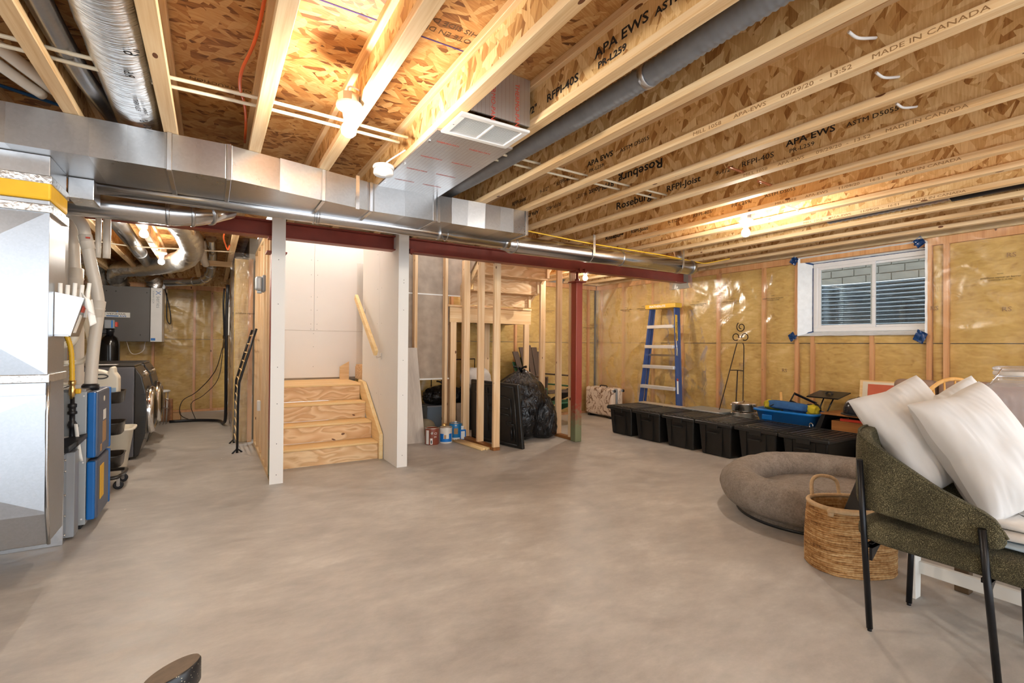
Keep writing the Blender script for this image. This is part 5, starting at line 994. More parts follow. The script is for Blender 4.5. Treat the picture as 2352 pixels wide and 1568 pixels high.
text('lettering', 'FEATHERLITE', frame((5.968, 5.47, 1.877), (0, -1, 0), (0, 0, 1)), .05, MT['labelw'], la, .001, 1.1, bold=.001)
MB().bar(Rb.lerp(Rt, .72)+V(-.02, -.017, 0), Rb.lerp(Rt, .93)+V(-.02, -.017, 0), .002, .05, (-1, 0, .1)).build('side_label', MT['lyel'], la)
Rd = (Rt-Rb).normalized(); pF = Rb.lerp(Rt, .735)+V(0, -.0195, 0); text('lettering', 'FEATHERLITE', frame(pF+V(-.0, 0, 0), Rd, (-1, 0, 0)), .04, MT['ink'], la, .0005, 1.1)
for a, b, c in ((.60, .66, 'labelw'), (.30, .42, 'labelw'), (.05, .2, 'labelw'), (.40, .42, 'redlabel')): MB().bar(Rb.lerp(Rt, a)+V(-.02, -.017, 0), Rb.lerp(Rt, b)+V(-.02, -.017, 0), .0015, .035, (-1, 0, .1)).build('side_label', MT[c], la)
MB().box(5.97, 6.03, 5.03, 5.20, 1.568, 1.572).build('side_label', MT['redlabel'], la)
MB().tube([Rb.lerp(Rt, .6)+V(-.03, -.03, 0), Rb.lerp(Rt, .78)+V(-.05, -.03, 0)], .006, 6).build('spreader', MT['steel'], la)
# easel
ea = thing('metal_easel', 'thin dark scrolled metal easel against the poly wall', 'easel', (5.95, 4.0, 0))
def ex(z): return 5.88+.20*z/1.6
def sp_(pts, r=.0065): return MB().tube(smooth_path([(ex(z), y, z) for y, z in pts], 5), r, 8)
sp_([(4.27, 0), (4.16, .45), (4.06, .95), (4.0, 1.25), (3.985, 1.32)]).build('leg', MT['iron'] if 'iron' in MT else MT.setdefault('iron', plain('brown iron', '33261d', .5, .5)), ea); sp_([(3.80, 0), (3.83, .5), (3.86, .95), (3.88, 1.25), (3.90, 1.32)]).build('leg', MT['iron'], ea)
sp_([(3.945, .95), (3.93, .5), (3.93, 0)], .008).build('leg', MT['iron'], ea); sp_([(4.055, .95), (3.95, .955), (3.862, .95)]).build('crossbar', MT['iron'], ea)
for c, s_ in ((4.01, 1), (3.88, -1)):
    MB().tube([(ex(1.40), c+.045*math.cos(a)*s_, 1.40+.045*math.sin(a)) for a in [-2.2+5.6*k/20 for k in range(21)]], .0065, 8).build('scroll', MT['iron'], ea)
MB().tube([(ex(1.53), 3.945+(.02+.007*k/3)*math.cos(-1.6+k*.42), 1.535+(.02+.0075*k/3)*math.sin(-1.6+k*.42)) for k in range(22)], .0065, 8).build('scroll', MT['iron'], ea)
# suitcase
def marble():
    t = NT('marbled shell'); c = t.coord(dist=.35); a = t.n('TexNoise', iVector=t.n('Mapping', iVector=c, iRotation=(.5, 0, 0), iScale=(5, 5, 2.6)).outputs[0], iScale=1., iDetail=6., iDistortion=.8).outputs[0]
    r = t.n('Math', operation='ABSOLUTE', i0=t.n('Math', operation='SUBTRACT', i0=a, i1=.5).outputs[0]).outputs[0]
    return t.out(t.ramp(r, [(.0, hx('5a4234')), (.008, hx('a4866f')), (.02, hx('dccab8')), (.3, hx('e6d7c7'))]), .25)
MT['marble'] = marble()
su = thing('suitcase', 'marble patterned hard suitcase lying on its side against the wall', 'suitcase', (5.98, 6.5, 0))
rbox('front_shell', MT['marble'], su, 5.84, 5.96, 6.18, 6.88, .04, .53, .05, 5); rbox('zip_band', MT['cabinet'], su, 5.955, 6.0, 6.19, 6.87, .045, .525, .02, 3); rbox('rear_shell', MT['marble'], su, 5.995, 6.12, 6.18, 6.88, .04, .53, .05, 5)
for x in (5.88, 6.08):
    for z in (.49,): c_ = MB().lathe([(.02, -.012), (.026, -.008), (.026, .008), (.02, .012)], (x, 6.15, z), 14, M=Matrix.Rotation(PI/2, 4, 'Y')).build('wheel', MT['black'], su); MB().box(x-.02, x+.02, 6.15, 6.185, z-.02, z+.02).build('wheel_housing', MT['cabinet'], su, bevel=.006)
MB().tube(smooth_path([(5.975, 6.62, .53), (5.975, 6.60, .555), (5.975, 6.46, .555), (5.975, 6.44, .53)]), .009, 8).build('handle', MT['black'], su)
for y in (6.25, 6.8): MB().box(5.87, 6.09, y-.03, y+.03, 0, .045).build('foot', MT['black'], su)
# ---------------------------------------------------------------- closet contents
MT['brown'] = plain('brown resin', '55453a', .55, 0, .06); MT['green'] = plain('green resin', '3f6b4b', .5, 0, .08)
def adirondack(loc, rot, mat, label):
    t = thing('adirondack_chair', label, 'outdoor chair', (0, 0, 0)); L_ = dict(parent=t, local=True)
    for k in range(5):
        y0 = (k-2)*.10; y1 = (k-2)*.135; h = 1.09-.035*abs(k-2)**1.6
        MB().prism([(-.20, y0-.04, .33), (-.20, y0+.04, .33), (-.42, y1+.060, h), (-.42, y1-.060, h)], (.02, 0, .008)).build('back_slat', MT[mat], t, bevel=.006, local=True)
    for k in range(5): x = .36-.115*k; z = .40-.02*k-.03*(k == 0); MB().box(x-.05, x+.05, -.27, .27, z-.012, z+.012).build('seat_slat', MT[mat], t, bevel=.006, local=True)
    for s_ in (-1, 1):
        MB().prism([(-.42, s_*.29, .60), (.42, s_*.29, .60), (.45, s_*.36, .60), (-.40, s_*.36, .60)], (0, 0, .022)).build('arm', MT[mat], t, bevel=.008, local=True)
        MB().prism([(.30, s_*.30, 0), (.37, s_*.30, 0), (.43, s_*.30, .60), (.32, s_*.30, .60)], (0, s_*.03, 0)).build('leg', MT[mat], t, bevel=.006, local=True)
        MB().prism([(-.52, s_*.28, 0), (-.42, s_*.28, 0), (.40, s_*.28, .33), (.40, s_*.28, .41), (.25, s_*.28, .41)], (0, s_*.025, 0)).build('leg', MT[mat], t, bevel=.006, local=True)
    MB().box(-.40, -.37, -.26, .26, .60, .64).build('back_rail', MT[mat], t, local=True)
    t.matrix_basis = Matrix.Translation(Vector(loc)) @ Matrix.Rotation(rot, 4, 'Z'); return t
adirondack((4.57, 6.40, .17), -1.45, 'brown', 'brown slatted garden chair stacked behind the stud wall by the steel post'); adirondack((4.58, 6.42, 0), -1.45, 'green', 'green garden chair mostly hidden under the brown one')
# folding table
ft = thing('folding_table', 'black moulded folding table on its edge leaning inside the open studs', 'folding table', (3.1, 5.4, 0))
A_, B_, C_, D_ = V(3.22, 4.94, .0), V(3.0, 5.88, .0), V(2.985, 5.88, .80), V(3.175, 5.0, .785)
nrm = (B_-A_).cross(D_-A_).normalized(); nrm = nrm if nrm.x > 0 else -nrm
MB().prism([A_, B_, C_, D_], nrm*.045).build('top', MT['tote'], ft, bevel=.012, seg=3)
def on(u, v, d=0): return A_.lerp(B_, u).lerp(D_.lerp(C_, u), v)-nrm*d
def rib(u0, v0, u1, v1, w_=.012): MB().tube([on(u0, v0, .004), on(u1, v1, .004)], w_, 6).build('moulded_rib', MT['tote'], ft)
for q in ((.08, .05, .08, .95), (.08, .05, .95, .05), (.08, .95, .95, .95), (.16, .38, .16, .75), (.16, .75, .3, .78), (.2, .6, .6, .62), (.2, .5, .6, .52), (.3, .78, .9, .8), (.16, .38, .26, .40), (.12, .1, .12, .36), (.12, .36, .26, .36), (.4, .2, .4, .9), (.62, .2, .62, .9)): rib(*q)
MB().tube([on(.16, .12, .02), on(.16, .32, .02)], .012, 8).build('folded_leg', MT['blackmetal'], ft); MB().tube([on(.45, .03, .02), on(.42, .75, .02)], .014, 8).build('folded_leg', MT['blackmetal'], ft)
# garbage bags
def bagmat():
    t = NT('black plastic film'); c = t.coord(dist=.1); a = t.n('TexNoise', iVector=t.n('Mapping', iVector=c, iScale=(9, 9, 4)).outputs[0], iScale=1., iDetail=5., iDistortion=1.6).outputs[0]
    return t.out((.006, .006, .007), .16, 0, a, .9, .06)
MT['bag'] = bagmat()
def bag(c, sx, sy, h, label, seed, lean=(0, 0)):
    t = thing('garbage_bag', label, 'garbage bag', c); c = Vector(c); m = MB()
    pf = [(.02, 0), (.55, .0), (.88, .06), (1.02, .22), (1.04, .45), (.98, .64), (.80, .79), (.45, .89), (.12, .95)]
    def fn(u, v):
        f = v*(len(pf)-1); i = min(int(f), len(pf)-2); q = f-i; r = pf[i][0]*(1-q)+pf[i+1][0]*q; z = pf[i][1]*(1-q)+pf[i+1][1]*q; a = 2*PI*u
        k = 1+.20*nz(math.cos(a)*2+seed, math.sin(a)*2, z*2.5)+.20*abs(nz(math.cos(a)*5+seed, math.sin(a)*5, z*6))*min(1, z*4)+.05*nz(math.cos(a)*11, math.sin(a)*11+seed, z*9); 
        return c+V(r*sx*k*math.cos(a)+lean[0]*z*z, r*sy*k*math.sin(a)+lean[1]*z*z, max(0.0, z*h*(1+.06*nz(a, z*3, seed)*(z > .1))))
    m.grid(fn, 56, 40, wu=True); m.build('bag_body', MT['bag'], t)
    tip = c+V(lean[0]*.9, lean[1]*.9, h*.94); m = MB(); 
    for k in range(5): a = 2*PI*k/5+seed; m.tube(smooth_path([tip, tip+V(.04*math.cos(a), .04*math.sin(a), .04), tip+V(.10*math.cos(a), .10*math.sin(a), .05+.02*math.sin(k*3))]), [.02]*4+[.015]*4+[.006], 6) if False else m.tube(smooth_path([tip, tip+V(.04*math.cos(a), .04*math.sin(a), .04), tip+V(.10*math.cos(a), .10*math.sin(a), .05+.02*math.sin(k*3))]), .014, 6)
    m.build('bag_knot', MT['bag'], t); return t
bag((3.55, 5.60, 0), .34, .30, .98, 'tall black garbage bag behind the folding table', 1.3, (.06, 0)); bag((3.90, 5.50, 0), .20, .21, .70, 'lower black garbage bag slumped beside the right stud wall', 4.1, (-.12, .05))
gt = thing('grey_tote', 'blue grey plastic tote under a black bag behind the paint cans', 'storage tote', (2.98, 6.75, 0)); rbox('body', plain('slate plastic', '6b7885', .5, 0, .04), gt, 2.66, 3.16, 6.6, 6.9, 0, .37, .02); rbox('rim', MT['cabinet'], gt, 2.65, 3.17, 6.59, 6.91, .355, .375, .006)
b3 = bag((2.96, 6.74, .372), .27, .19, .31, 'small black garbage bag resting on the blue grey tote', 7.7)
tag(MB().box(2.985, 3.07, 6.53, 6.57, 0, .37, Matrix.Translation((0, 0, 0))).build('wood_offcut', MT['pine_z']), 'pale wood offcut standing beside the blue grey tote', 'wood offcut')
tag(MB().box(3.08, 3.2, 6.53, 6.55, 0, .40).build('grey_board', MT['paper']), 'small grey board standing beside the blue grey tote', 'board')
blob('round_cushion', plain('khaki cushion', '8c8068', .9, 0, .1), 'round khaki cushion on the floor behind the rust brown paint can', 'cushion', (2.52, 6.4, .11), (.16, .14, .12), (0, 0, 0), .06, 1.5, .9, 2)
blob('cream_bag', MT['linen'], 'cream fabric bundle behind the folding table', 'bundle', (3.45, 6.62, .76), (.24, .16, .15), (0, 0, 0), .15, 1.5, .8, 6); tag(MB().box(3.26, 3.75, 6.45, 6.8, 0, .62).build('storage_crate', MT['trunk'], None, bevel=.01), 'dark crate under the cream bundle', 'crate')
tag(MB().tube([(2.86, 6.96, .62), (2.86, 6.96, 1.02), (3.6, 6.96, 1.04), (3.6, 6.96, .62)], .009, 8).build('metal_rack', MT['blackmetal']), 'thin black metal frame standing against the closet wall', 'frame')
# leaning panel and paint cans
lp = MB().prism([(1.76, 5.93, 0), (2.36, 5.93, 0), (2.30, 6.10, 1.22), (1.76, 6.10, 1.22)], (0, .018, 0)).build('leaning_board', wood('pale washed board', 'b9ab9c', 'c9bcad', 'd6cbbd', 2, .7, False)); tag(lp, 'pale washed board leaning beside the white drywall column', 'board')
def can(x, y, r, h, label, kind):
    t = thing('paint_can', label, 'paint can', (x, y, 0), group='paint cans on the floor')
    base = {'rust': plain('rust label', '84402a', .45), 'bw': plain('cream label', 'e4ddd2', .45), 'blue': plain('blue label', '1f7cb8', .4)}[kind]
    MB().lathe([(r*.97, 0), (r, .006), (r, h-.006), (r*.98, h)], (x, y, 0), 36).build('can_body', base, t); MB().lathe([(r*.99, h-.004), (r*1.02, h), (r*1.0, h+.005), (r*.84, h+.005), (r*.8, h-.003), (r*.2, h-.003)], (x, y, 0), 36).build('can_lid', MT['steel'], t)
    def arc(a0, a1, z0, z1, mat, name='label_panel', d=.0008):
        m = MB(); m.grid(lambda u, v: V(x+(r+d)*math.cos(a0+(a1-a0)*u), y+(r+d)*math.sin(a0+(a1-a0)*u), z0+(z1-z0)*v), 10, 1); return m.build(name, mat, t)
    f = -1.97                                          # direction of the camera
    def ctext(s_, a, z, size, mat='labelw'): n_ = V(math.cos(a), math.sin(a), 0); text('lettering', s_, frame(V(x, y, z)+n_*(r+.0015), V(-math.sin(a), math.cos(a), 0), (0, 0, 1)), size, MT[mat], t, .0005, 1, 'CENTER')
    if kind == 'rust': arc(f-.95, f-.45, .01, h-.02, MT['labelw']); arc(f-.25, f+.10, .01, .085, MT['labelw']); MB().lathe([(.018, 0), (.016, .004)], (x+(r)*math.cos(f+.0), y+r*math.sin(f), h-.055), 16, M=Matrix.Rotation(PI/2, 4, 'X')).build('handle_ear', MT['steel'], t); arc(f-.16, f+.0, .02, .06, MT['ink'], d=.0012); ctext('CI', f+.55, h-.075, .04); ctext('2X', f+.5, h*.45, .03)
    if kind == 'bw': arc(f-1.0, f-.35, .03, h*.62, MT['blue']); arc(f+.5, f+1.1, .03, h*.62, MT['blue']); arc(f-1.0, f+1.1, .02, .06, MT['blue']); arc(f-.25, f+.05, .06, .11, MT['card'], d=.0012)
    if kind == 'blue': arc(f-.3, f+.35, h*.38, h*.72, MT['card']); arc(f-1.2, f+1.2, .004, .035, MT['labelw']); arc(f-.15, f+.15, h*.86, h*.92, MT['labelw'])
    if kind == 'blue': MB().lathe([(.012, h), (.018, h+.004), (.018, h+.02), (.01, h+.024)], (x, y, 0), 12).build('cap', MT['labelw'], t)
    return t
can(2.40, 5.80, .088, .205, 'rust brown paint can nearest the leaning pale board', 'rust'); can(2.59, 5.80, .083, .20, 'cream and blue paint can in the middle', 'bw'); can(2.79, 5.93, .083, .22, 'blue paint can with tan swatch behind the cream one', 'blue')
t = thing('brass_lid_tin', 'tiny brass coloured lid lying on the cream and blue can', 'tin', (2.59, 5.8, .205)); MB().lathe([(.028, .206), (.03, .21), (.03, .235), (.02, .24)], (2.585, 5.84, 0), 16).build('tin_body', MT['brass'], t)
t = thing('solvent_tin', 'small rectangular blue and white tin with white cap by the studs', 'tin', (2.87, 5.86, 0)); MB().box(2.815, 2.905, 5.845, 5.90, 0, .135).build('tin_body', MT['blue'], t, bevel=.006); MB().box(2.83, 2.885, 5.842, 5.845, .012, .115).build('label_panel', MT['labelw'], t); MB().lathe([(.024, .135), (.024, .145), (.018, .148), (.022, .15), (.022, .178), (.02, .182)], (2.86, 5.872, 0), 18).build('cap', MT['white'], t)
for i in range(4):
    x = 2.725+.034*i; o = MB().tube([(x+.04, 5.13+.015*(i % 2), .0135), (x-.03, 5.80, .0135)], .0135, 14).build('wooden_dowel', MT['pine_clean']); tag(o, 'round wooden dowel lying on the floor, ' + ('leftmost of four', 'second from left of four', 'third from left of four', 'rightmost of four, against the stud plate')[i], 'dowel', 'dowels lying on the floor')
# ================================================================ FOREGROUND RIGHT
def fur(name, c0, c1, sc=60.):
    t = NT(name); c = t.coord(); a = t.n('TexNoise', iVector=c, iScale=sc, iDetail=5., iDistortion=1.5).outputs[0]; b = t.n('TexNoise', iVector=c, iScale=sc*.18, iDetail=4., iDistortion=1.).outputs[0]; m = t.n('Mix', data_type='FLOAT', i0=.4, i2=a, i3=b).outputs[0]
    return t.out(t.ramp(m, [(.3, hx(c0)), (.65, hx(c1))]), .95, 0, m, .9, .012)
MT['fur'] = fur('grey plush', '6f665d', '9a9087')
db = thing('dog_bed', 'big oval grey plush dog bed with a raised rim', 'dog bed', (4.1, 1.93, 0)); m = MB(); cx, cy, a_, b_ = 4.08, 1.95, .69, .55
def rim(u, v):
    t_ = 2*PI*u; s_ = 2*PI*v; p = V(a_*math.cos(t_), b_*math.sin(t_), 0); q = V(math.cos(t_)/a_, math.sin(t_)/b_, 0).normalized(); r = .135*(1+.05*nz(math.cos(t_)*3, math.sin(t_)*3, 2)+.012*nz(p.x*22, p.y*22, s_*2)+.05*nz(math.cos(t_)*6, math.sin(t_)*6, s_*.8))
    return V(cx, cy, .185)+p+q*r*math.cos(s_)*1.05+V(0, 0, r*math.sin(s_)*1.0+.012*nz(p.x*2, p.y*2))
m.grid(rim, 96, 26, wu=True, wv=True); m.build('rim_bolster', MT['fur'], db)
m = MB(); m.lathe([(.97, .0), (1.0, .02), (1.01, .06), (.96, .11)], (cx, cy, 0), 60, sx=.70, sy=.58); m.build('base', MT['fur'], db); m = MB(); m.lathe([(.9, .02), (.93, .16), (.5, .185), (.01, .19)], (cx, cy, 0), 60, sx=.62, sy=.50); m.build('cushion', MT['fur'], db)
MB().lathe([(1.005, .0), (1.008, .018), (.95, .02)], (cx, cy, 0), 60, sx=.70, sy=.58).build('black_base_edge', MT['black'], db)
# wicker basket
def rope():
    t = NT('seagrass rope'); c = t.coord(dist=.02); n1 = t.n('TexNoise', iVector=t.n('Mapping', iVector=c, iScale=(7, 7, 60)).outputs[0], iScale=1., iDetail=4.).outputs[0]; n2 = t.n('TexNoise', iVector=c, iScale=70., iDetail=3.).outputs[0]
    m = t.n('Mix', data_type='FLOAT', i0=.35, i2=n1, i3=n2).outputs[0]; return t.out(t.ramp(m, [(.34, hx('6e4522')), (.44, hx('a2733f')), (.56, hx('c49a66')), (.7, hx('ddbc8c'))]), .8, 0, n2, .6, .004)
MT['rope'] = rope(); MT['cord'] = plain('pale cord', 'cdb08a', .85, 0, .12, 60., .5, 200.)
bk = thing('wicker_basket', 'oval coiled rope basket with pale looped handles', 'basket', (3.13, 1.40, 0)); ca, sa = math.cos(-.55), math.sin(-.55); bcx, bcy = 3.175, 1.375
def bel(t_, z, d=0):
    tt = 1-.10*(z/.37); w1_, w2_ = (.235+d)*(.93+.25*math.sin(PI*min(1, z/.5))*.3)*tt, (.185+d)*(.95)*tt; x, y = w1_*math.copysign(abs(math.cos(t_))**.8, math.cos(t_)), w2_*math.copysign(abs(math.sin(t_))**.8, math.sin(t_)); return V(bcx+x*ca-y*sa, bcy+x*sa+y*ca, z)
rows = 30; pitch = .355/rows; prc = None
for k in range(rows):
    z = pitch*(k+.5); MB().tube([bel(2*PI*j/44, z+.0015*math.sin(j*1.3+k), .0012*math.sin(j*2.1+k*1.7)) for j in range(44)], pitch*.56, 6, closed=True).build('rope_coil', MT['rope'], bk)
MB().tube([bel(2*PI*j/48, .362) for j in range(48)], .0125, 8, closed=True).build('rim_cord', MT['cord'], bk)
m = MB(); m.grid(lambda u, v: bel(2*PI*u, .01+.34*v, -.012), 40, 6, wu=True); m.build('inner_wall', MT['rope'], bk); MB().add([bel(2*PI*j/40, .012, -.01) for j in range(40)], [tuple(range(40))]).build('bottom', MT['rope'], bk)
def hoop(t_, h, sp=.35, out_=.02): a, b = bel(t_-sp, .35, .008), bel(t_+sp, .35, .008); c_ = bel(t_, .35, out_); c_.z = .362+h; d1 = bel(t_-sp*.8, .36, out_); d1.z = .362+h*.75; d2 = bel(t_+sp*.8, .36, out_); d2.z = d1.z; return smooth_path([a, d1, c_, d2, b])
MB().tube(hoop(1.75, .115), .0105, 8).build('handle', MT['cord'], bk); MB().tube(hoop(-2.0, -.0, .55, .03), .0125, 8).build('handle', MT['cord'], bk)
for tt in (1.4, 2.1, -2.5, -1.5): c_ = bel(tt, .345, .006); MB().lathe([(.014, -.02), (.018, 0), (.014, .02)], c_, 8).build('handle_knot', MT['cord'], bk)
t = thing('black_case', 'slanted black fabric case standing in the wicker basket', 'case', (3.2, 1.35, .02)); Mc = Matrix.Translation((3.17, 1.34, .27)) @ Euler((0, 0, -.55)).to_matrix().to_4x4() @ Matrix.Rotation(.40, 4, 'Y'); MB().box(-.02, .05, -.10, .10, -.12, .28, Mc).build('case_body', MT['trunk'], t, bevel=.012); MB().box(.055, .075, -.10, .10, -.1, .22, Mc).build('case_flap', MT['hrv'], t, bevel=.008)
# armchair
def tweed():
    t = NT('olive tweed'); c = t.coord(); a = t.n('TexNoise', iVector=c, iScale=380., iDetail=2.).outputs[0]; b = t.n('TexVoronoi', iVector=c, iScale=190.).outputs['Distance']; f = t.n('TexNoise', iVector=c, iScale=9., iDetail=3.).outputs[0]
    v = t.n('Math', operation='MULTIPLY_ADD', i0=f, i1=.25, i2=t.n('Math', operation='MULTIPLY', i0=a, i1=.85).outputs[0]).outputs[0]
    return t.out(t.ramp(v, [(.38, hx('1c190d')), (.52, hx('37331f')), (.62, hx('575138')), (.74, hx('9a9273'))]), .95, 0, a, .7, .003)
MT['tweed'] = tweed()
ac = thing('armchair', 'olive tweed tub armchair on thin black legs heaped with pillows', 'armchair', (2.73, .8, 0))
import bisect
topP = [(.0, .575), (.005, .592), (.014, .612), (.03, .633), (.055, .652), (.10, .670), (.20, .712), (.32, .785), (.42, .848), (.50, .882), (.56, .895), (.80, .90)]; botP = [(0, .555), (.005, .542), (.014, .533), (.03, .527), (.15, .532), (.3, .545), (.5, .56), (.7, .56)]
def lerpP(P_, s_):
    for a, b in zip(P_, P_[1:]):
        if s_ <= b[0]: q = (s_-a[0])/(b[0]-a[0]); q = max(0, q); return a[1]*(1-q)+b[1]*q
    return P_[-1][1]
x0, x1, yf, yb, rc = 2.487, 2.975, .565, 1.06, .12
path = [(x0+.006, yf), (x0+.003, yf+.005), (x0+.001, yf+.014), (x0, yf+.03)]+[(x0, yf+(yb-rc-yf)*k/12) for k in range(2, 13)]+[(x0+rc-rc*math.cos(a), yb-rc+rc*math.sin(a)) for a in [PI/2*k/7 for k in range(1, 8)]]
half = [Vector((x, y, 0)) for x, y in path]; s_len = [0]
for a, b in zip(half, half[1:]): s_len.append(s_len[-1]+(b-a).length)
mid = [Vector((x0+rc+(x1-x0-2*rc)*k/8, yb, 0)) for k in range(1, 8)]; full = half+mid+[Vector((x0+x1-p.x, p.y, 0)) for p in reversed(half)]
sl = s_len+[s_len[-1]+.2]*7+list(reversed(s_len)); N = len(full)
def shell(u, v):
    i = min(N-1, int(round(u*(N-1)))); p = full[i]; a = full[max(0, i-1)]; b = full[min(N-1, i+1)]; d = (b-a).normalized(); nrm_ = V(-d.y, d.x, 0); s_ = sl[i]; zt, zb2 = lerpP(topP, s_), lerpP(botP, s_)
    th = .030*(1 if 1 < i < N-2 else .75 if 0 < i < N-1 else .4); an = 2*PI*v; cc, ss = math.cos(an), math.sin(an); cc = math.copysign(abs(cc)**.35, cc); ss = math.copysign(abs(ss)**.35, ss)
    return p-nrm_*(cc*th-.0)*-1+V(0, 0, (zt+zb2)/2+ss*(zt-zb2)/2)
m = MB(); m.grid(shell, N-1, 28, wv=True); m.f += [tuple(range(0, 28*N, N)), tuple(range(N-1, 28*N, N))]; m.s += [False]*2; m.build('back_shell', MT['tweed'], ac)
m = MB(); pp = []
for i in range(N): d = (full[min(N-1, i+1)]-full[max(0, i-1)]).normalized(); q = full[i]+V(-d.y, d.x, 0)*.0; pp.append(q+V(0, 0, lerpP(topP, sl[i])+.001)+V(-d.y, d.x, 0)*.019)
m.tube(pp, .005, 8); m.build('piping', MT['tweed'], ac)
m = MB()
def seatf(u, v):
    t_ = 2*PI*u; b = PI*(v-.5); e = .32; c_, s_ = math.cos(t_), math.sin(t_); w_ = abs(math.cos(b))**.35; return V(2.731+.262*w_*math.copysign(abs(c_)**e, c_), .735+.335*w_*math.copysign(abs(s_)**e, s_), .455+.058*math.copysign(abs(math.sin(b))**.6, math.sin(b))-.012*(s_ < 0)*abs(s_))
m.grid(seatf, 56, 18, wu=True); m.build('seat', MT['tweed'], ac)
for (a, b) in (((2.528, 1.012, .0), (2.446, 1.02, .775)), ((2.515, .590, .0), (2.446, .618, .60)), ((2.948, 1.012, .0), (2.955, 1.0, .44)), ((2.95, .60, 0), (2.965, .62, .44))):
    MB().tube([Vector(a)+V(0, 0, .012), b], .0125, 14).build('leg', MT['blackmetal'], ac); MB().tube([a, Vector(a)+V(0, 0, .014)], .009, 10).build('leg_glide', MT['black'], ac)
for y in (1.0, .62): MB().prism([(2.49, y-.012, .405), (2.60, y-.012, .405), (2.49, y-.012, .33)], (0, .012, 0)).build('gusset', MT['blackmetal'], ac); MB().box(2.49, 2.96, y-.012, y+.012, .385, .402).build('cross_rail', MT['blackmetal'], ac)
# pillows
MT['cotton'] = plain('white cotton', 'd4d3d2', .8, 0, .01, 3., .15, 25.)
def pillow(label, c, ax, nrm_, L, W, T, seed):
    ax = Vector(ax).normalized(); nr = Vector(nrm_); bx = nr.cross(ax).normalized(); nr = ax.cross(bx); c = Vector(c); m = MB(); nu, nv = 70, 56
    def f(u, v, s_):
        x = 2*u-1; y = 2*v-1; k = (1-x**4)*(1-y**4); px = x*L/2*(1-.09*(1-y*y)**.0*(y*y < 2)*(1-abs(y))**1.5*abs(x)**2); py = y*W/2*(1-.10*(1-abs(x))**1.5*abs(y)**2)
        t_ = T/2*max(0, (1-x*x)*(1-y*y))**.38
        wr_ = .018*nz(x*1.6+seed, y*2.0, s_)*k+.010*abs(nz(x*1.6+seed, y*7, s_*3))*(.35+.65*abs(x)*(1.2-abs(y)))-.004*(1-k); return c+ax*px+bx*py+nr*(s_*(t_+wr_*1.2 if k > 0 else 0)+.012*nz(x*2, y*2, seed))
    m.grid(lambda u, v: f(u, v, 1), nu, nv); m.grid(lambda u, v: f(v, u, -1), nv, nu); o = m.build('pillow', MT['cotton'], None)
    return tag(o, label, 'pillow', 'white pillows on the armchair')
PIL = [('left white pillow standing against the armchair back', (2.79, .93, .865), (.02, -.55, -.84), (-.68, -.62, .38), .50, .34, .22, 1.0),
       ('right front white pillow, plumpest, leaning over the seat', (2.735, .685, .850), (.03, -.50, -.86), (-.60, -.68, .42), .52, .33, .26, 4.0),
       ('third white pillow corner showing behind the right front pillow', (2.90, .765, .86), (.1, -.5, -.85), (-.65, -.64, .4), .50, .36, .14, 8.0)]
for q in PIL: pillow(*q)
for i, (z, mt_, lb, c_) in enumerate(((.515, 'denim2', 'folded pale blue cloth at the bottom of the pile on the armchair', 'a9b9c4'), (.535, 'linen', 'folded beige linen on the armchair seat', None), (.575, 'towel', 'folded pale grey towel on top of the linen', 'd6d3cf'))):
    mm = MT['linen'] if c_ is None else plain(mt_, c_, .9, 0, .05, 30., .4, 300.); h = (.02, .04, .035)[i]
    m = MB(); ox = .012*i
    def fl(u, v, z=z, h=h, i=i):
        t_ = 2*PI*u; b = PI*(v-.5); e = .3; cc, ss = math.cos(t_), math.sin(t_); w_ = abs(math.cos(b))**.3; return V(2.75+(.20-.02*i)*w_*math.copysign(abs(cc)**e, cc)+.01*nz(u*6, v*3, i), .585+(.17-.02*i)*w_*math.copysign(abs(ss)**e, ss), z+h/2+h/2*math.copysign(abs(math.sin(b))**.6, math.sin(b))+.006*nz(cc*3, ss*3, i*4))
    m.grid(fl, 40, 10, wu=True); tag(m.build('folded_cloth', mm), lb, 'cloth')
# white table with glass jar
wt = thing('white_table', 'white table with low stretcher behind the armchair', 'table', (3.3, .5, 0)); MT['wpaint'] = plain('white paint', 'e4dfd6', .45, 0, .02)
rbox('tabletop', MT['wpaint'], wt, 3.02, 3.95, -.35, 1.12, .762, .79, .006, 2)
for (x, y) in ((3.07, 1.05), (3.85, 1.05), (3.07, -.25), (3.85, -.25)): MB().prism([(x-.03, y+.0, 0), (x+.03, y+.0, 0), (x+.05, y, .74), (x-.05, y, .74)], (0, -.035, 0)).build('leg', MT['wpaint'], wt, bevel=.003); MB().prism([(x-.02, y-.03, 0), (x-.02, y+.02, 0), (x-.02, y+.04, .3), (x-.02, y-.10, .74)], (.03, 0, 0)).build('leg_brace', MT['wpaint'], wt) if False else None
MB().box(3.075, 3.105, -.25, 1.02, .125, .185).build('stretcher', MT['wpaint'], wt, bevel=.003); MB().box(3.06, 3.12, -.3, 1.06, .68, .76).build('apron', MT['wpaint'], wt, bevel=.003)
bt2 = thing('bronze_table', 'low bronze framed table under the white table', 'table', (3.6, .7, 0)); MT['bronze'] = plain('aged bronze', '6e5a45', .35, .7, .15)
for (x, y) in ((3.36, .92), (3.36, .35), (3.86, .92), (3.86, .35)): MB().box(x-.03, x+.03, y-.03, y+.03, .0, .27).build('leg', MT['bronze'], bt2, bevel=.004)
MB().box(3.32, 3.90, .31, .96, .27, .285).build('tabletop', MT['bronze'], bt2, bevel=.003); MB().box(3.34, 3.37, .35, .92, .05, .075).build('rail', MT['bronze'], bt2)
jr = thing('glass_jar', 'large ribbed clear glass jar with clamp lid at the right photo edge', 'jar', (3.5, .72, .79)); jx, jy, jz = 3.5, .725, .79
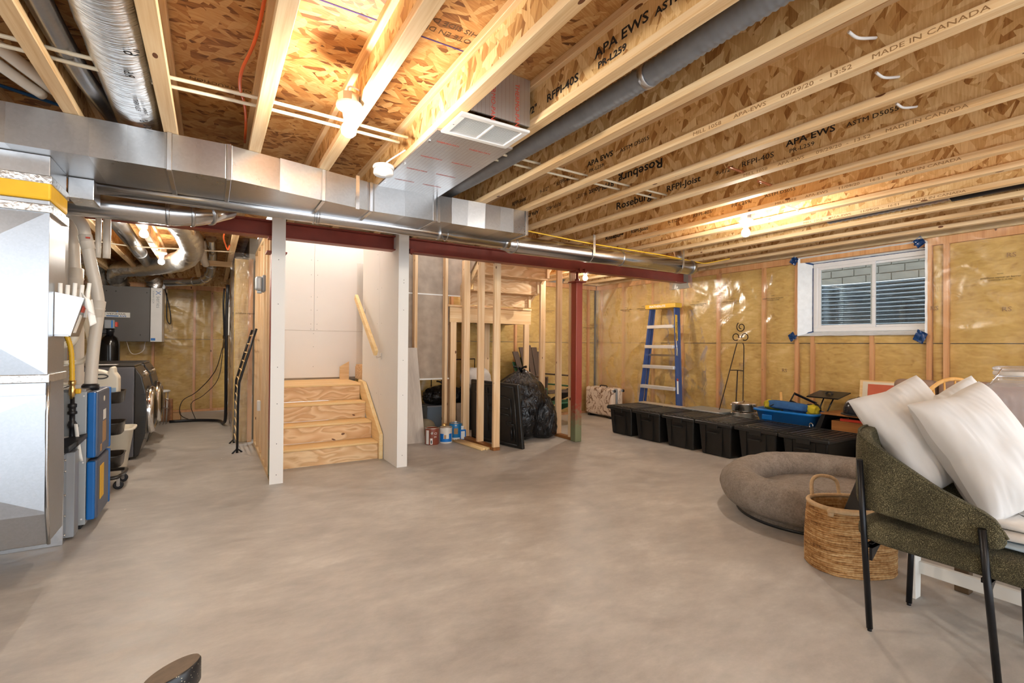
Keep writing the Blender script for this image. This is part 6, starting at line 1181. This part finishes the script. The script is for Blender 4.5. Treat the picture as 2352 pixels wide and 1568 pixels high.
pf = [(.150, 0), (.165, .01), (.172, .03), (.175, .10), (.175, .235), (.165, .275), (.135, .30), (.112, .315), (.108, .33), (.108, .345)]
m = MB(); nn = 96
def jarf(u, v):
    f = v*(len(pf)-1); i = min(int(f), len(pf)-2); q = f-i; r = pf[i][0]*(1-q)+pf[i+1][0]*q; z = pf[i][1]*(1-q)+pf[i+1][1]*q; a = 2*PI*u; r += .0022*math.cos(a*32)*(1 if .02 < z < .24 else 0); return V(jx+r*math.cos(a), jy+r*math.sin(a), jz+z)
m.grid(jarf, nn*2, 36, wu=True); m.build('jar_body', MT['jar'], jr); MB().lathe([(.14, .004), (.01, .006)], (jx, jy, jz), 32).build('jar_base', MT['jar'], jr)
MB().lathe([(.112, .345), (.116, .35), (.116, .362), (.112, .368)], (jx, jy, jz), 40).build('lid_seal', MT['linen'], jr); MB().lathe([(.112, .37), (.118, .374), (.118, .385), (.10, .392), (.01, .395)], (jx, jy, jz), 40).build('lid', MT['jar'], jr)
for a in (PI*.83,): 
    c_ = V(jx+.118*math.cos(a), jy+.118*math.sin(a), jz+.34); o_ = V(math.cos(a), math.sin(a), 0); MB().tube([c_+V(0, 0, .04), c_+o_*.02+V(0, 0, .01), c_+o_*.06-V(0, 0, .035)], .003, 6).build('clamp', MT['chrome'], jr)
MB().tube([(jx+.114*math.cos(a), jy+.114*math.sin(a), jz+.335) for a in [2*PI*k/40 for k in range(40)]], .0025, 6, closed=True).build('clamp_ring', MT['chrome'], jr)
# windsor chair, cushion behind
wc = thing('windsor_chair', 'natural wooden hoop back chair behind the pillows', 'chair', (4.55, 1.3, 0)); d_ = V(.45, -.89, 0); o_ = V(4.52, 1.28, 0)
hoopP = [o_+d_*(-.24*math.cos(a))+V(.05, .02, .45+.03+.57*math.sin(a)**.8) for a in [PI*k/24 for k in range(25)]]; MB().tube(hoopP, .014, 10).build('hoop', MT['beech'], wc)
for k in range(7):
    s_ = -.18+.06*k; zt = .48+.57*math.sin(math.acos(max(-1, min(1, s_/.24))))**.8-.005; MB().tube([o_+d_*s_*.8+V(0.02, 0, .45), o_+d_*s_+V(.05, .02, zt)], .0065, 8).build('spindle', MT['beech'], wc)
MB().lathe([(.20, .42), (.22, .43), (.22, .455), (.2, .46)], o_+V(.10, -.12, 0), 30).build('seat', MT['beech'], wc)
for (a, b) in ((-.14, .12), (.14, .12), (-.14, -.14), (.14, -.14)): q = o_+V(.10, -.12, 0)+d_*a+V(b, b*.5, 0); MB().tube([q+V(b*.4, 0, 0)+d_*a*.3, q+V(0, 0, .42)], .013, 8).build('leg', MT['beech'], wc)
MT['taupe'] = plain('taupe upholstery', '8d7464', .85, 0, .04)
sf = thing('padded_chair', 'brown padded seat back behind the wooden hoop chair', 'sofa', (5.3, 1.5, 0)); rbox('back_cushion', MT['taupe'], sf, 5.28, 5.42, 1.05, 1.62, .42, 1.0, .05, 5); rbox('back_cushion', MT['taupe'], sf, 5.30, 5.44, 1.64, 1.95, .42, .99, .05, 5); rbox('seat_base', MT['taupe'], sf, 4.95, 5.45, .3, 1.95, .08, .42, .04, 4); rbox('back_cushion', MT['taupe'], sf, 5.28, 5.42, .3, 1.03, .42, 1.0, .05, 5)
for (x, y) in ((5.0, .4), (5.0, 1.85), (5.4, .4), (5.4, 1.85)): MB().box(x-.02, x+.02, y-.02, y+.02, 0, .08).build('foot', MT['black'], sf)
# floor stub at the bottom left
def stubmat():
    t = NT('paint specked black pipe'); c = t.coord(); v = t.n('TexVoronoi', iVector=c, iScale=160.); f = t.n('Math', operation='LESS_THAN', i0=v.outputs['Distance'], i1=.22).outputs[0]; g = t.n('Math', operation='GREATER_THAN', i0=t.n('SeparateColor', i0=v.outputs['Color']).outputs[0], i1=.6).outputs[0]
    return t.out(t.mix(t.n('Math', operation='MULTIPLY', i0=f, i1=g).outputs[0], (.012, .012, .014), hx('a09a84')), .35)
ps = thing('pipe_stub', 'speckled black pipe stub with sloping brown cap rising from the floor', 'pipe', (-.06, 1.7, 0))
ps.matrix_basis = Matrix.Translation((-.075, 1.457, 0))
cx, cy = -.075, 1.457; m = MB(); k = 36; lo = [V(cx+.056*math.cos(2*PI*i/k), cy+.056*math.sin(2*PI*i/k), 0) for i in range(k)]
rx, ry = _R.x, _R.y
def ztop(p): q = (p.x-cx)*rx+(p.y-cy)*ry; return .462+.34*q
for dr, dz in ((0, 0),): 
    mid_ = [V(p.x, p.y, ztop(p)-.05) for p in lo]; c2 = lambda s_, dz: [V(cx+(p.x-cx)*s_, cy+(p.y-cy)*s_, ztop(V(cx+(p.x-cx)*s_, cy+(p.y-cy)*s_, 0))+dz) for p in lo]
    rings = [lo, c2(1, -.055)]; m.add(sum(rings, []), [(i, (i+1) % k, (i+1) % k+k, i+k) for i in range(k)], True)
MT['stub'] = stubmat(); m.build('pipe', MT['stub'], ps)
m = MB(); rings = [c2(1.0, -.06), c2(1.1, -.055), c2(1.1, -.005), c2(1.04, .0)]; m.add(sum(rings, []), [(j*k+i, j*k+(i+1) % k, (j+1)*k+(i+1) % k, (j+1)*k+i) for j in range(3) for i in range(k)], True); m.build('cap_ring', MT['stub'], ps)
m = MB(); m.add(c2(1.04, .0005), [tuple(range(k))]); m.build('cap_disc', plain('dusty brown cap', '7a6c5c', .75, 0, .12, 40., .2, 200.), ps)
# ---------------------------------------------------------------- bare bulb fixtures
def fixture(x, y, label, box=True, z=ZJ):
    t = thing('ceiling_light', label, 'light fixture', (x, y, z-.13), 0, 'bare bulb lampholders')
    MB().lathe([(.058, z-.012), (.06, z-.022), (.052, z-.034), (.030, z-.04), (.026, z-.075), (.022, z-.082)], (x, y, 0), 24).build('lampholder', MT['white'], t)
    MB().lathe([(.0145, z-.078), (.0155, z-.092), (.031, z-.116), (.0345, z-.132), (.031, z-.150), (.019, z-.162), (.004, z-.166)], (x, y, 0), 18).build('bulb', MT['bulb'], t)
    if box: MB().lathe([(.05, z-.012), (.052, z+.028), (.046, z+.03)], (x, y, 0), 8, sm=False).build('junction_box', MT['galv_b'], t)
    return t
fixture(.535, 2.33, 'lit bare bulb hanging below the joists near the smoke alarm')
fixture(3.97, 2.54, 'lit bare bulb under the right-hand joists left of the window')
fixture(4.70, 5.55, 'lit bare bulb beyond the red steel beam, by the poly wall')
fixture(-.545, 5.62, 'nearer lit bare bulb on the laundry ceiling')
fixture(-.545, 7.45, 'farther lit bare bulb, in front of the foil ducts')

fixture(.6, -.9, 'added unseen fill bulb behind the camera near the middle joists'); fixture(3.97, -.6, 'added unseen fill bulb behind the armchair under the right joists'); fixture(-2.3, .6, 'added unseen fill bulb left of the camera past the return duct')  # unseen bulbs added behind and beside the camera to even out the light
fixture(1.42, 6.75, 'added unseen fill bulb high above the stair landing', z=3.49)  # extra bulb added out of view to brighten the stairwell drywall
